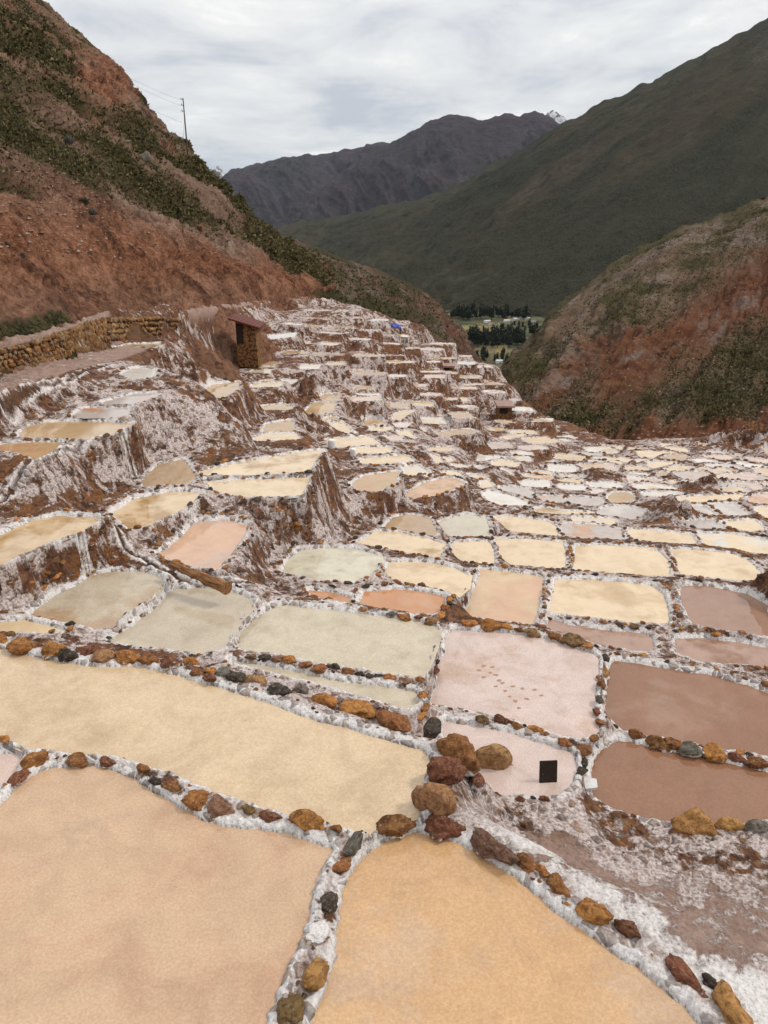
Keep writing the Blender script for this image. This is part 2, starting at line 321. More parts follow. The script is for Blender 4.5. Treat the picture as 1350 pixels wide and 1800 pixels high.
# ---------------------------------------------------------------- the salt ponds: level, tints, surface, stones, description, outline
def alb(r, g, b, k=1.5):
    c = srgb(r, g, b); return (c[0] / k, c[1] / k, c[2] / k, 1.0)
TINT = dict(
    tan=alb(221, 183, 145), gold=alb(227, 177, 118), cream=alb(236, 208, 168), sand=alb(227, 196, 154), peach=alb(220, 172, 134),
    ochre=alb(196, 158, 106), brown=alb(158, 112, 82), mauve=alb(174, 134, 110), pink=alb(236, 214, 208), rose=alb(222, 190, 172),
    pale=alb(222, 212, 186), grey=alb(208, 196, 173), white=alb(236, 228, 218), lilac=alb(198, 184, 176), orange=alb(214, 152, 106),
    dun=alb(186, 152, 112))
PONDS = [
 # foreground
 (-5.50,'tan','peach',1,0.0,'large tan pond with grainy bed in the lower left corner','-320,1560 -150,1480 0,1418 20,1396 50,1370 90,1352 130,1346 190,1350 235,1372 275,1398 320,1425 380,1447 440,1457 510,1468 560,1480 592,1494 562,1530 549,1580 545,1620 525,1660 505,1710 485,1760 470,1800 440,1900 400,2050 -200,2050 -420,1800'),
 (-5.56,'gold','tan',1,0.0,'golden pond with curved stone rim at the bottom centre','620,1532 650,1500 690,1476 740,1467 790,1475 840,1500 890,1532 940,1577 990,1617 1050,1657 1110,1692 1160,1732 1200,1767 1240,1805 1300,1900 1360,2050 500,2050 530,1900 548,1800 572,1750 592,1690 590,1630 602,1570'),
 (-5.46,'cream','sand',1,0.0,'wide cream pond crossing the picture from the left edge to the round boulders','-260,1100 -100,1120 0,1143 60,1155 110,1163 160,1172 230,1173 290,1182 340,1197 400,1214 450,1230 500,1248 560,1270 610,1280 650,1294 700,1308 745,1318 758,1340 750,1365 742,1400 735,1432 700,1442 640,1468 605,1458 560,1445 500,1430 440,1412 400,1398 350,1383 310,1362 255,1346 210,1332 150,1325 90,1322 50,1318 20,1304 0,1290 -120,1250 -300,1220'),
 (-5.52,'rose','pink',1,0.0,'small pinkish pond corner cut by the left edge above the large tan pond','0,1326 42,1324 18,1368 0,1385 -90,1430 -240,1480 -300,1400 -150,1330'),
 # second row
 (-6.50,'pink','pink',1,0.25,'narrow pink pond with the black board beside the round boulders','772,1264 850,1278 910,1292 960,1308 1008,1326 1014,1345 1005,1382 985,1398 930,1402 870,1398 820,1380 790,1330'),
 (-6.55,'pink','rose',1,0.0,'pale pink pond with dark footprints and a peach corner','792,1106 830,1108 900,1113 960,1123 1018,1139 1048,1152 1053,1180 1043,1230 1047,1260 1056,1282 1040,1298 1008,1302 960,1288 900,1268 850,1254 800,1246 757,1240 766,1200 777,1150'),
 (-6.90,'brown','mauve',0,0.35,'large brown pond right of the pale pink pond','1078,1162 1120,1166 1180,1176 1250,1188 1300,1202 1350,1217 1500,1250 1560,1330 1480,1362 1350,1334 1290,1321 1230,1311 1180,1304 1130,1294 1092,1284 1068,1258 1064,1220 1072,1190'),
 (-6.74,'brown','brown',0,0.1,'brown pond below the large brown one, beside the muddy slope','1088,1304 1150,1314 1210,1327 1280,1343 1350,1358 1470,1385 1500,1440 1350,1440 1300,1448 1190,1448 1140,1440 1080,1424 1042,1400 1037,1350 1057,1318'),
 (-7.30,'brown','mauve',0,0.4,'reddish brown pond by the dark mound at the right edge','1202,1030 1250,1031 1310,1043 1345,1062 1352,1090 1372,1122 1350,1122 1280,1112 1218,1100 1197,1060'),
 (-7.44,'mauve','brown',0,0.3,'mauve pond under the reddish brown pond at the right edge','1188,1122 1250,1123 1310,1131 1350,1141 1470,1160 1480,1190 1350,1175 1290,1169 1232,1166 1192,1150'),
 (-7.45,'mauve','brown',0,0.5,'slim brown pond tucked below the cream pond, above the pale pink one','968,1090 1010,1100 1070,1108 1130,1114 1147,1122 1149,1147 1100,1144 1050,1134 1000,1118 958,1105'),
 (-7.34,'cream','sand',0,0.9,'cream pond right of the peach pond, above the slim brown pond','976,1020 1040,1020 1100,1024 1150,1032 1168,1046 1176,1080 1173,1098 1110,1096 1040,1087 967,1077 969,1050'),
 (-7.32,'peach','cream',0,0.9,'peach pond directly above the pale pink pond','846,1002 900,1006 956,1014 953,1040 943,1080 936,1100 880,1094 810,1084 824,1060 836,1030'),
 (-8.25,'cream','cream',0,0.9,'cream pond, third of its row, right of the ochre capped dike','1013,959 1060,958 1120,961 1158,968 1177,990 1175,1012 1120,1012 1060,1008 1008,1001 1010,975'),
 (-8.25,'cream','sand',0,0.8,'cream pond with slanting right end near the right edge, above the dark mound','1180,965 1230,966 1290,974 1316,986 1342,1010 1336,1020 1280,1019 1222,1013 1197,1010 1187,990'),
 (-8.25,'cream','cream',0,0.9,'cream pond left of the ochre capped dike','873,948 930,948 988,954 992,975 990,998 940,996 888,992 882,970'),
 (-9.20,'cream','sand',0,0.8,'cream pond right of the tall salt spur with dark stones along its near side','857,910 900,908 960,916 978,926 980,943 930,940 870,936'),
 (-9.20,'lilac','peach',0,0.8,'lilac pond between two cream ponds in the long cross row','988,920 1040,922 1088,930 1097,948 1050,946 993,943'),
 (-9.20,'cream','cream',0,0.8,'short cream pond below the fluted black and white ridge','1107,930 1160,934 1213,940 1225,958 1180,956 1122,949 1106,941'),
 (-9.30,'cream','white',0,0.8,'long cream pond at the right edge below the grey pair','1235,939 1290,942 1350,952 1420,964 1430,978 1350,971 1290,966 1248,960'),
 (-7.70,'cream','sand',0,0.9,'small cream pond between the triangular and the four sided cream ponds','798,955 830,952 860,954 868,975 868,992 830,989 793,985'),
 (-6.95,'cream','sand',0,0.9,'cream pond above the orange pond in the middle','684,988 740,987 798,997 826,1012 822,1034 806,1048 780,1043 720,1028 672,1018'),
 (-6.58,'pale','grey',0,0.7,'greyish pond at the foot of the tall stone wall','528,967 570,964 620,965 668,977 672,987 652,1013 620,1027 560,1022 494,1008 508,986'),
 (-7.10,'cream','ochre',0,0.8,'triangular cream pond at the foot of the salt spur','623,956 662,934 700,937 750,947 781,957 771,982 730,976 670,964'),
 (-7.25,'dun','ochre',0,0.5,'shadowed dun pond under the brown stone wall','698,912 720,907 748,912 758,938 740,943 684,929'),
 (-7.90,'grey','cream',0,0.6,'pale pond under the streaked wall, half reflecting it','782,917 820,907 848,912 852,940 820,941 778,937'),
 (-6.50,'orange','peach',0,0.9,'orange pond in the very middle with boulders on its near rim','645,1042 690,1038 740,1041 780,1050 777,1066 757,1082 710,1078 660,1070 632,1061'),
 (-6.45,'orange','ochre',0,0.4,'thin orange strip of water beside the plank','545,1040 575,1042 614,1052 608,1060 560,1052'),
 (-6.08,'pale','grey',1,0.0,'broad pale greenish pond in the middle left','492,1064 540,1067 600,1073 650,1082 720,1088 772,1100 767,1130 752,1170 737,1196 690,1187 620,1177 560,1167 510,1156 450,1147 419,1142 424,1110 453,1082'),
 (-5.90,'pale','grey',1,0.0,'narrow pale strip pond below the broad greenish pond','402,1160 450,1167 510,1178 570,1193 640,1204 700,1209 736,1218 732,1238 718,1252 680,1238 620,1222 560,1204 500,1190 450,1177 422,1172'),
 (-5.93,'grey','pale',1,0.0,'grey pond below the wooden log','302,1036 360,1033 420,1044 447,1057 442,1070 417,1095 402,1125 392,1143 350,1153 290,1142 237,1136 192,1128 232,1100 272,1070'),
 (-5.80,'grey','dun',1,0.5,'tan grey pond below the tall white wall at left','162,1012 200,1004 250,1005 283,1017 287,1026 268,1050 222,1080 192,1103 170,1107 120,1098 62,1088 50,1084 92,1050'),
 (-5.72,'cream','sand',0,0.3,'sliver of cream water under the white wall at the left edge','-40,1100 5,1094 40,1090 88,1101 116,1110 60,1115 0,1112'),
 # left terraces
 (-5.75,'peach','rose',0,0.8,'peach pond with stone rimmed sides above the wooden log','347,917 390,914 436,924 422,950 398,983 383,1002 340,998 302,984 280,974 312,950'),
 (-5.05,'sand','ochre',0,0.6,'ochre pond on top of the tall white wall at the left edge','-150,1000 -60,965 0,942 60,914 100,907 160,909 182,914 150,933 100,953 50,973 0,996 -150,1060'),
 (-5.44,'sand','ochre',0,0.7,'sand pond with a slanting far end above the peach pond','198,901 240,877 300,864 351,867 338,885 300,908 260,928 228,932 212,915'),
 (-5.42,'dun','sand',0,0.5,'rounded dun pond below the canal wall','248,846 277,817 320,807 333,820 342,836 336,853 290,856 257,860'),
 (-5.46,'cream','ochre',0,0.5,'long cream pond on the terrace top, half in reflection','350,829 400,817 480,803 540,793 566,792 553,815 543,830 480,833 400,836 358,836'),
 (-5.52,'cream','cream',0,0.7,'cream pond at the brink of the tall stone wall','364,847 450,842 542,840 537,860 530,873 480,876 430,876 388,868 368,858'),
 (-4.33,'ochre','sand',0,0.2,'long ochre pond under the white canal slope at left','42,751 80,742 150,740 236,744 198,764 150,773 100,771 34,769'),
 (-4.36,'ochre','orange',0,0.3,'amber pond at the left edge with a white bank','6,780 60,777 106,777 98,794 60,810 40,803 2,794 -30,790'),
 (-4.22,'lilac','rose',0,0.1,'upper of the two salt pink beds below the path','177,708 235,692 287,690 258,704 235,710 178,711'),
 (-4.27,'lilac','orange',0,0.1,'lower of the two salt pink beds below the path','132,726 147,717 232,716 222,733 150,735 128,731'),
 (-4.05,'white','rose',0,0.1,'tiny white salt bed beside the forking canal','222,656 240,647 266,651 260,664 240,667'),
 (-5.60,'ochre','dun',0,0.3,'ochre pond in the notch below the brown mound','362,691 377,677 416,672 411,685 390,698 364,701'),
 (-4.20,'grey','ochre',0,0.3,'shallow pool on the path beside the stone wall corner','204,611 232,605 276,605 271,612 217,614'),
 (-6.70,'ochre','peach',0,0.7,'tan pond boxed by brown stones right of the tall salt spur','624,851 643,838 697,830 687,850 660,863 634,861'),
 (-7.30,'peach','ochre',0,0.8,'peach pond on the streaked wall beside the canal','714,875 743,852 790,840 811,849 788,861 760,870 722,875'),
 (-7.70,'ochre','dun',0,0.2,'uppermost pond of the staircase of ponds behind the mud chute','559,697 571,692 597,693 598,701 591,704 569,704'),
 (-7.75,'ochre','sand',0,0.2,'ochre pond beside the mud chute, second of the staircase','551,707 590,707 588,720 584,726 539,729 537,722'),
 (-7.85,'cream','ochre',0,0.2,'thin cream pond, third of the staircase beside the canal','568,735 586,731 596,738 564,740'),
 (-7.90,'cream','cream',0,0.3,'bright cream pond, fourth of the staircase beside the canal','562,745 602,741 622,761 608,761 575,757'),
 (-7.85,'cream','cream',0,0.5,'bright cream pond just behind the white sacks','578,772 646,769 666,781 595,785'),
 (-7.80,'cream','cream',0,0.6,'cream pond with a row of dark stones right of the white sacks','622,790 676,787 688,794 630,797'),
 (-7.75,'cream','sand',0,0.5,'cream pond, last but one of the staircase beside the canal','638,808 712,802 722,809 684,814 642,814'),
 (-7.80,'cream','white',0,0.4,'cream pond at the lower end of the staircase behind the tan pond','714,822 728,818 750,832 720,834'),
 (-6.90,'ochre','cream',0,0.2,'ochre pond, topmost of three left of the mud chute','462,715 495,711 508,715 505,720 463,720'),
 (-6.72,'ochre','cream',0,0.3,'half shaded pond, middle of three left of the mud chute','474,746 507,740 510,750 515,758 468,760'),
 (-6.64,'cream','sand',0,0.2,'cream pond, lowest of three left of the mud chute','453,771 470,763 516,763 522,771 455,774'),
 (-7.2,'ochre','dun',0,0.1,'small ochre pond below the red roofed hut, lowest of three','459,672 477,666 479,677 466,680'),
 (-7.45,'grey','pale',0,0.1,'small grey pond below the red roofed hut, middle of three','446,652 473,649 471,656 448,655'),
 (-7.7,'ochre','dun',0,0.1,'small ochre pond at the foot of the red roofed hut','449,637 487,636 479,642 449,641'),
 (-9.0,'ochre','cream',0,0.3,'triangular tan pond with a dotted stone edge above the canal','639,741 653,736 672,742 678,748 645,748'),
 (-9.0,'cream','cream',0,0.2,'thin cream pond just below the triangular tan pond','653,752 686,751 687,755 672,758 654,757'),
 (-9.8,'pink','white',0,0.1,'pinkish pan beside the thin cream pond','696,745 718,744 712,750 699,751'),
 (-9.5,'cream','cream',0,0.1,'slanting cream pond under the pinkish pan','704,759 714,758 726,770 707,769'),
 (-10.6,'sand','grey',0,0.1,'forked pale pond below the steep grey fan','694,731 707,723 726,722 707,732 703,739 695,738'),
 (-9.9,'sand','orange',0,0.2,'thin tan pond in front of the row of pointed banks','756,788 791,787 789,792 762,793'),
 (-9.5,'cream','cream',0,0.1,'slanting strip pond beside the brown mud bank','760,799 767,801 778,812 769,815'),
 (-9.8,'cream','cream',0,0.1,'tiny cream pond between the pointed banks and the canal','784,805 790,805 796,810 784,812'),
 (-9.8,'cream','sand',0,0.2,'crescent pond at the foot of the tall fluted bank','785,816 798,818 826,820 807,822'),
 (-10.3,'lilac','pink',0,0.2,'oval lilac pan above the white pond','817,826 844,821 857,828 859,832 835,831'),
 (-9.3,'cream','white',0,0.1,'thin white edged pool at the end of the canal','780,831 803,832 806,837 781,834'),
 (-10.0,'cream','peach',0,0.2,'narrow cream pond above the white pond','820,834 850,837 861,841 843,843'),
 (-10.0,'cream','white',0,0.3,'small four sided cream pond touching the white pond','846,847 858,845 866,855 848,858'),
 (-9.75,'white','white',0,0.7,'brilliant white pond in the middle distance','848,867 861,863 906,874 930,885 922,889 878,887 860,880'),
 (-10.3,'lilac','white',0,0.4,'lilac grey pond behind the white pond','882,857 896,856 926,860 929,867 928,874 888,864'),
 (-11.2,'white','white',0,0.3,'white pond above the lilac grey pond','908,852 930,845 961,846 964,849 963,857 916,853'),
 (-12.1,'cream','cream',0,0.2,'thin cream pond, back one of a pair in the middle distance','931,830 967,832 967,835 931,833'),
 (-11.7,'sand','peach',0,0.2,'thin tan pond, front one of a pair in the middle distance','924,836 966,838 964,842 934,842'),
 (-12.6,'cream','cream',0,0.2,'bright strip pond left of the fallen earth bank','977,836 1027,840 1025,843 977,839'),
 (-12.2,'sand','cream',0,0.2,'tan strip pond below the bright strip left of the earth bank','977,844 1023,846 1023,849 977,847'),
 (-11.7,'white','lilac',0,0.3,'white pond below the tan strip','975,854 998,853 1025,855 1027,862 973,858'),
 (-10.8,'lilac','rose',0,0.7,'lilac pond, left of a pair, under the dark stone dike','943,871 991,873 991,880 985,884 945,879'),
 (-10.9,'lilac','pink',0,0.7,'lilac pond, right of a pair, under the dark stone dike','1004,872 1057,877 1057,885 1045,891 1000,884'),
 (-11.7,'pink','white',0,0.2,'pale pan left of the round basin','1043,862 1071,864 1072,868 1045,867'),
 (-10.0,'cream','ochre',0,0.7,'long thin cream pond above the cross row','941,895 954,893 989,898 1040,902 1017,906 946,901'),
 (-10.5,'lilac','white',0,0.5,'lilac pond curving below the round basin','1055,909 1061,897 1073,892 1105,891 1126,899 1128,907 1117,912 1062,913'),
 (-11.0,'ochre','cream',0,0.5,'round basin with an ochre rim','1074,874 1082,868 1100,867 1110,872 1104,880 1088,883 1076,880'),
 (-11.5,'cream','cream',0,0.2,'cream pond with wavering reflections left of the middle','871,813 881,810 907,815 904,819 871,817'),
 (-11.0,'cream','white',0,0.2,'thin pale pond left of the earth mound','871,827 883,826 893,830 894,832 871,830'),
 (-10.6,'cream','sand',0,0.2,'small pond at the foot of the earth mound','871,836 887,836 892,841 873,842'),
 (-13.1,'white','cream',0,0.1,'white strip pond, upper of two beside the red cut','905,795 930,796 930,799 904,799'),
 (-12.6,'cream','white',0,0.1,'cream strip pond, lower of two beside the red cut','904,804 930,804 929,810 908,808'),
 (-15.0,'cream','sand',0,0.1,'pale pond on the shoulder above the two strips','893,766 919,764 914,770 876,773'),
 (-16.2,'white','pink',0,0.1,'white wedge shaped pond below the dark doorway','856,741 879,740 861,748'),
 (-7.0,'white','pink',0,0.1,'white terrace pond right of the red roofed hut','470,590 520,585 514,592 480,596'),
 # right terraces
 (-14.2,'ochre','dun',0,0.3,'ochre pond on the knoll at the gully edge','1169,805 1179,800 1198,800 1209,806 1189,808'),
 (-13.8,'white','white',0,0.2,'white pond right of the knoll','1222,809 1241,808 1263,814 1256,822 1245,819'),
 (-14.8,'pink','lilac',0,0.2,'pink pond at the top right of the terraces','1247,795 1259,793 1300,801 1295,804 1268,800'),
 (-13.4,'white','white',0,0.3,'long white pond at the right edge','1281,817 1297,812 1350,821 1410,830 1400,838 1341,826 1287,820'),
 (-13.9,'rose','lilac',0,0.3,'rose pond in the corner below the earth bank at the right edge','1307,809 1319,805 1350,809 1410,813 1410,822 1350,816'),
 (-12.8,'sand','ochre',0,0.4,'tan pond, first of three rounded ones','1172,826 1196,819 1215,823 1199,831 1190,831'),
 (-12.6,'sand','ochre',0,0.4,'tan pond, middle of three rounded ones','1216,831 1241,823 1248,826 1226,834'),
 (-12.5,'sand','lilac',0,0.4,'tan pond, right of three rounded ones','1251,831 1270,824 1291,828 1291,831 1268,834'),
 (-11.5,'rose','lilac',0,0.4,'long rose lilac pond right of the pointed mound','1247,841 1285,835 1321,834 1344,843 1276,845 1258,851'),
 (-11.1,'rose','lilac',0,0.4,'rose lilac pond with a slanting right end','1281,848 1317,848 1337,857 1317,863 1298,861'),
 (-11.2,'rose','pink',0,0.3,'rose strip pond at the right edge','1331,850 1350,849 1405,851 1405,856 1350,855'),
 (-12.9,'white','cream',0,0.2,'bright pond near the gully brink, front one','1103,834 1122,832 1141,835 1132,840 1109,837'),
 (-13.4,'sand','cream',0,0.2,'cream pond at the gully brink, back one','1102,822 1128,821 1138,825 1104,826'),
 (-12.7,'ochre','dun',0,0.3,'olive tan pond beside the front brink pond','1157,834 1168,830 1188,839 1175,841'),
 (-11.2,'white','cream',0,0.4,'white pond left of the pointed mound','1120,854 1137,852 1185,858 1180,861 1122,859'),
 (-11.6,'cream','ochre',0,0.3,'half tan pond touching the pointed mound','1171,851 1187,847 1208,848 1204,855 1193,854'),
 (-10.7,'white','white',0,0.4,'thin white pond in front of the pointed mound','1132,868 1155,866 1194,869 1190,871 1136,870'),
 (-10.3,'cream','cream',0,0.4,'long curved cream pond in front of the pointed mound','1172,883 1187,877 1230,873 1308,870 1292,877 1230,883 1191,887'),
 (-9.95,'lilac','white',0,0.6,'grey lilac pond, upper left of four','1192,895 1236,889 1259,905 1196,905'),
 (-9.95,'lilac','white',0,0.6,'grey lilac pond, upper right of four','1247,887 1287,884 1316,904 1308,906 1271,906'),
 (-9.62,'lilac','grey',0,0.7,'grey lilac pond, lower left of four','1196,916 1254,914 1276,930 1220,928'),
 (-9.62,'cream','white',0,0.7,'cream pond, lower right of four','1268,917 1326,914 1344,930 1320,935 1287,929'),
 (-10.2,'rose','peach',0,0.4,'rose pond at the right edge above the four ponds','1314,877 1330,871 1350,869 1420,865 1420,885 1350,886 1328,884'),
 (-9.85,'cream','cream',0,0.5,'cream pond at the right edge beside the four ponds','1333,896 1350,894 1420,893 1430,916 1352,910'),
]
# extra levels that shape the ground between and around the ponds
PX_LEVELS = [(0,672,-3.6),(110,645,-3.7),(230,618,-4.1),(300,602,-5.0),(360,588,-6.0),(430,572,-7.0),(520,536,-7.0),(590,525,-6.6),
 (330,640,-5.0),(300,720,-4.9),(450,700,-6.6),(550,600,-7.4),(600,620,-8.2),(650,600,-8.0),(600,560,-7.2),(640,560,-7.6),(700,600,-8.7),(560,650,-8.0),(520,670,-7.7),(690,578,-8.4),
 (760,612,-9.9),(840,640,-12.4),(700,650,-9.0),(700,690,-9.5),(760,650,-10.1),(760,700,-10.0),(830,690,-11.0),(900,720,-11.8),(950,735,-13.0),(1000,770,-13.0),(960,790,-11.6),
 (1040,812,-12.2),(1000,810,-11.5),(850,770,-10.2),(760,760,-9.5),(800,780,-9.3),(640,690,-8.9),(610,715,-8.4),(1330,780,-12.9),(1350,1045,-7.6),
 (1200,1600,-6.05),(1330,1560,-6.5),(1250,1500,-6.5),(1340,1700,-6.0)]
WORLD_LEVELS = [(11,86,-30),(18,70,-26),(20,58,-23),(30,54,-21),(42,54,-23),(4,80,-23),(-3,78,-14),(-8,72,-7.8),(-10,95,-12),(-10,52,-5.6),(-10,27,-3.5),(-10,18,-3.2),
 (-9,8,-3.1),(-6,3,-4.6),(0,1,-4.9),(5,2,-5.2),(9,6,-6.4),(14,14,-8),(19,24,-9.3),(32,40,-12.6)]
def relevel(z, x):
    z0 = -7.3 if x > 740 else -8.2
    return z if z > z0 else z0 + (z - z0) * .6

def parse(s): return [tuple(float(v) for v in q.split(',')) for q in s.split()]
def chaikin(P, k=1, q=0.22):
    P = np.asarray(P, float)
    for _ in range(k):
        A = P; B = np.roll(P, -1, 0); R = np.empty((2 * len(P), 2)); R[0::2] = A * (1 - q) + B * q; R[1::2] = A * q + B * (1 - q); P = R
    return P
def area(P): x, y = P[:, 0], P[:, 1]; return 0.5 * np.sum(x * np.roll(y, -1) - y * np.roll(x, -1))

POND = []          # dicts: poly (n,2) in metres, z, tints, stone, label, far
for z, ca, cb, gr, st, lab, pts in PONDS:
    V_ = parse(pts); z = relevel(z, sum(v[0] for v in V_) / len(V_))
    P = np.array([at_z(x, y, z)[:2] for x, y in V_])
    if np.hypot(*P.mean(0)) < 11: P = chaikin(P, 1, .15)
    elif len(P) < 8: P = chaikin(P, 1, .03)
    if area(P) < 0: P = P[::-1]
    POND.append(dict(poly=P, z=z, a=ca, b=cb, gr=gr, st=st, label=lab, far=False))

# widen each pond to its waterline, keeping room for a dike between neighbours
def _gap(A, B):
    def one(P, X):
        a = P; b = np.roll(P, -1, 0); e = b - a; w = X[:, None] - a[None]; t = np.clip((w * e).sum(-1) / ((e * e).sum(-1) + 1e-9), 0, 1)
        return np.sqrt(((w - e * t[..., None]) ** 2).sum(-1)).min()
    return min(one(A, B), one(B, A))
_off = np.array([0.0 if np.hypot(*p['poly'].mean(0)) < 11 else 0.13 for p in POND])
_cen = np.array([p['poly'].mean(0) for p in POND]); _ext = np.array([np.ptp(p['poly'], axis=0).max() for p in POND])
for i in range(len(POND)):
    for j in range(i + 1, len(POND)):
        if _off[i] + _off[j] <= 0 or np.hypot(*(_cen[i] - _cen[j])) > (_ext[i] + _ext[j]) * .75 + .6: continue
        g = _gap(POND[i]['poly'], POND[j]['poly']) - .15
        if g < _off[i] + _off[j]:
            c = max(0.0, g) / 2; _off[i] = min(_off[i], c); _off[j] = min(_off[j], c)
def grow(P, o):
    e0 = P - np.roll(P, 1, 0); e1 = np.roll(P, -1, 0) - P
    n0 = np.c_[e0[:, 1], -e0[:, 0]]; n1 = np.c_[e1[:, 1], -e1[:, 0]]
    n0 /= np.linalg.norm(n0, axis=1)[:, None] + 1e-9; n1 /= np.linalg.norm(n1, axis=1)[:, None] + 1e-9
    n = n0 + n1; n /= np.linalg.norm(n, axis=1)[:, None] + 1e-9
    return P + n * o
for p, o in zip(POND, _off): p['poly'] = grow(p['poly'], o)

# thin plate spline through all levels: the natural fall of the valley side
def tps_fit(P, z, lam=0.02):
    n = len(P); d = np.sqrt(((P[:, None] - P[None]) ** 2).sum(-1)) + 1e-9
    K = d * d * np.log(d) + lam * np.eye(n) * 10
    Q = np.hstack([np.ones((n, 1)), P]); A = np.zeros((n + 3, n + 3)); A[:n, :n] = K; A[:n, n:] = Q; A[n:, :n] = Q.T
    return np.linalg.solve(A, np.concatenate([z, np.zeros(3)]))
def tps_eval(P, w, X):
    out = np.empty(len(X))
    for i in range(0, len(X), 20000):
        x = X[i:i + 20000]; d2 = ((x[:, None] - P[None]) ** 2).sum(-1) + 1e-12
        out[i:i + 20000] = (0.5 * d2 * np.log(d2)) @ w[:-3] + w[-3] + x @ w[-2:]
    return out
LV = [(*p['poly'].mean(0), p['z']) for p in POND]
for x, y, z in PX_LEVELS: LV.append(tuple(at_z(x, y, z)))
LV += WORLD_LEVELS
LV = np.array(LV)
TP, TW = LV[:, :2], tps_fit(LV[:, :2], LV[:, 2], 0.6)
def fall(X): return tps_eval(TP, TW, np.asarray(X, float).reshape(-1, 2))

# small terraces farther down the slope: cells along the contour, stepped with the fall of the ground
def in_poly(P, X):
    x, y = X[:, 0], X[:, 1]; c = np.zeros(len(X), bool); a = P; b = np.roll(P, -1, 0)
    for (x0, y0), (x1, y1) in zip(a, b):
        if y0 == y1: continue
        c ^= ((y0 > y) != (y1 > y)) & (x < (x1 - x0) * (y - y0) / (y1 - y0) + x0)
    return c
FAR_ZONE = np.array([(-6.4, 33), (-4, 30), (2, 28), (5, 31), (8, 36), (10, 41), (11.6, 46), (10.8, 52), (8.4, 67), (3.9, 60), (.8, 58), (-3.4, 62), (-6.4, 57)])
rs = random.Random(5)
def seg_near(P, c):
    a = P; b = np.roll(P, -1, 0); ab = b - a; t = np.clip(((c - a) * ab).sum(1) / ((ab * ab).sum(1) + 1e-9), 0, 1)
    return np.sqrt((((a + ab * t[:, None]) - c) ** 2).sum(1).min())
traced = [p for p in POND]
y = 28.0
while y < 74:
    dy = 2.05 + rs.uniform(-0.3, 0.6)
    x = -6.8 + rs.uniform(0, 1.0)
    while x < 15:
        dx = 1.9 + rs.uniform(-0.4, 0.9)
        c = np.array([x + dx / 2 + rs.uniform(-.2, .2), y + dy / 2 + rs.uniform(-.35, .35)])
        if in_poly(FAR_ZONE, c[None])[0] and rs.random() < 0.90:
            gx, gy = (fall(c + np.array([.8, 0]))[0] - fall(c - np.array([.8, 0]))[0]), (fall(c + np.array([0, .8]))[0] - fall(c - np.array([0, .8]))[0])
            ang = max(-.5, min(.5, math.atan2(gy, gx + 1e-6) if gx > 0 else math.atan2(-gy, -gx))) * .8
            wx, wy = dx * rs.uniform(.60, .80), dy * rs.uniform(.34, .52)
            sk = rs.uniform(-.2, .2); fan = rs.uniform(-.2, .2)
            Q = np.array([(-wx / 2 * (1 + fan), -wy / 2 - sk), (wx / 2 * (1 - fan), -wy / 2 + sk), (wx / 2 + rs.uniform(-.15, .15), 0), (wx / 2 * (1 + fan), wy / 2 + sk * .5), (-wx / 2, wy / 2 - sk), (-wx / 2 + rs.uniform(-.15, .15), 0)])
            Q = Q @ np.array([[math.cos(ang), math.sin(ang)], [-math.sin(ang), math.cos(ang)]]) + c
            if all(not in_poly(p['poly'], Q).any() and min(seg_near(p['poly'], q) for q in Q) > 0.4 and not in_poly(Q, p['poly']).any() for p in traced if abs(p['poly'][:, 0].mean() - c[0]) < 9 and abs(p['poly'][:, 1].mean() - c[1]) < 9):
                POND.append(dict(poly=chaikin(Q, 1, .12), z=float(fall(c)[0]) + rs.uniform(-.55, .55), a=rs.choice(['cream', 'white', 'sand', 'pink', 'lilac', 'ochre', 'rose', 'dun']), b=rs.choice(['cream', 'white', 'ochre', 'rose']), gr=0, st=0, label=None, far=True))
        x += dx
    y += dy
# the gaps between the larger ponds are filled with smaller ones, as tightly as the dikes allow
FILL = [np.array([(3, 21), (9, 21), (15, 25), (24, 32), (24.5, 44), (13, 43), (9.5, 39), (6, 33), (3, 29)]), FAR_ZONE]
_cc = [p['poly'].mean(0) for p in POND]; _ee = [np.ptp(p['poly'], axis=0).max() for p in POND]
for zone, size, dist_ in ((FILL[0], 1.9, .17), (FILL[1], 1.5, .38)):
    lo, hi = zone.min(0), zone.max(0)
    for scale_ in (1.0, .8, .6):
        for _ in range(260):
            c = np.array([rs.uniform(lo[0], hi[0]), rs.uniform(lo[1], hi[1])])
            w, h_ = size * scale_ * rs.uniform(.8, 1.25) / 2, size * scale_ * rs.uniform(.6, .9) / 2; a_ = rs.uniform(-.3, .2)
            if not in_poly(zone, c[None])[0]: continue
            dd_ = np.hypot(*(np.array(_cc) - c).T); near_ = [POND[k] for k in np.nonzero(dd_ < np.array(_ee) * .75 + size)[0]]
            if any(in_poly(p['poly'], c[None])[0] for p in near_): continue
            Q = np.array([(-w, -h_), (w * rs.uniform(.85, 1.1), -h_ * rs.uniform(.8, 1.1)), (w, h_ * rs.uniform(.8, 1.1)), (-w * rs.uniform(.85, 1.1), h_)]) @ np.array([[math.cos(a_), math.sin(a_)], [-math.sin(a_), math.cos(a_)]]) + c
            if any(_gap(p['poly'], Q) < dist_ or in_poly(p['poly'], Q).any() or in_poly(Q, p['poly']).any() for p in near_): continue
            POND.append(dict(poly=chaikin(Q, 1, .09), z=float(fall(c)[0]) + (rs.uniform(-.25, .25) if zone is FAR_ZONE else rs.uniform(-.06, .06)), a=rs.choice(['cream', 'cream', 'white', 'sand', 'pink', 'lilac', 'rose']), b=rs.choice(['cream', 'white', 'sand', 'rose']), gr=0, st=0 if zone is FAR_ZONE else .4, label=None, far=zone is FAR_ZONE))
            _cc.append(POND[-1]['poly'].mean(0)); _ee.append(np.ptp(POND[-1]['poly'], axis=0).max())
print('ponds', len(POND))

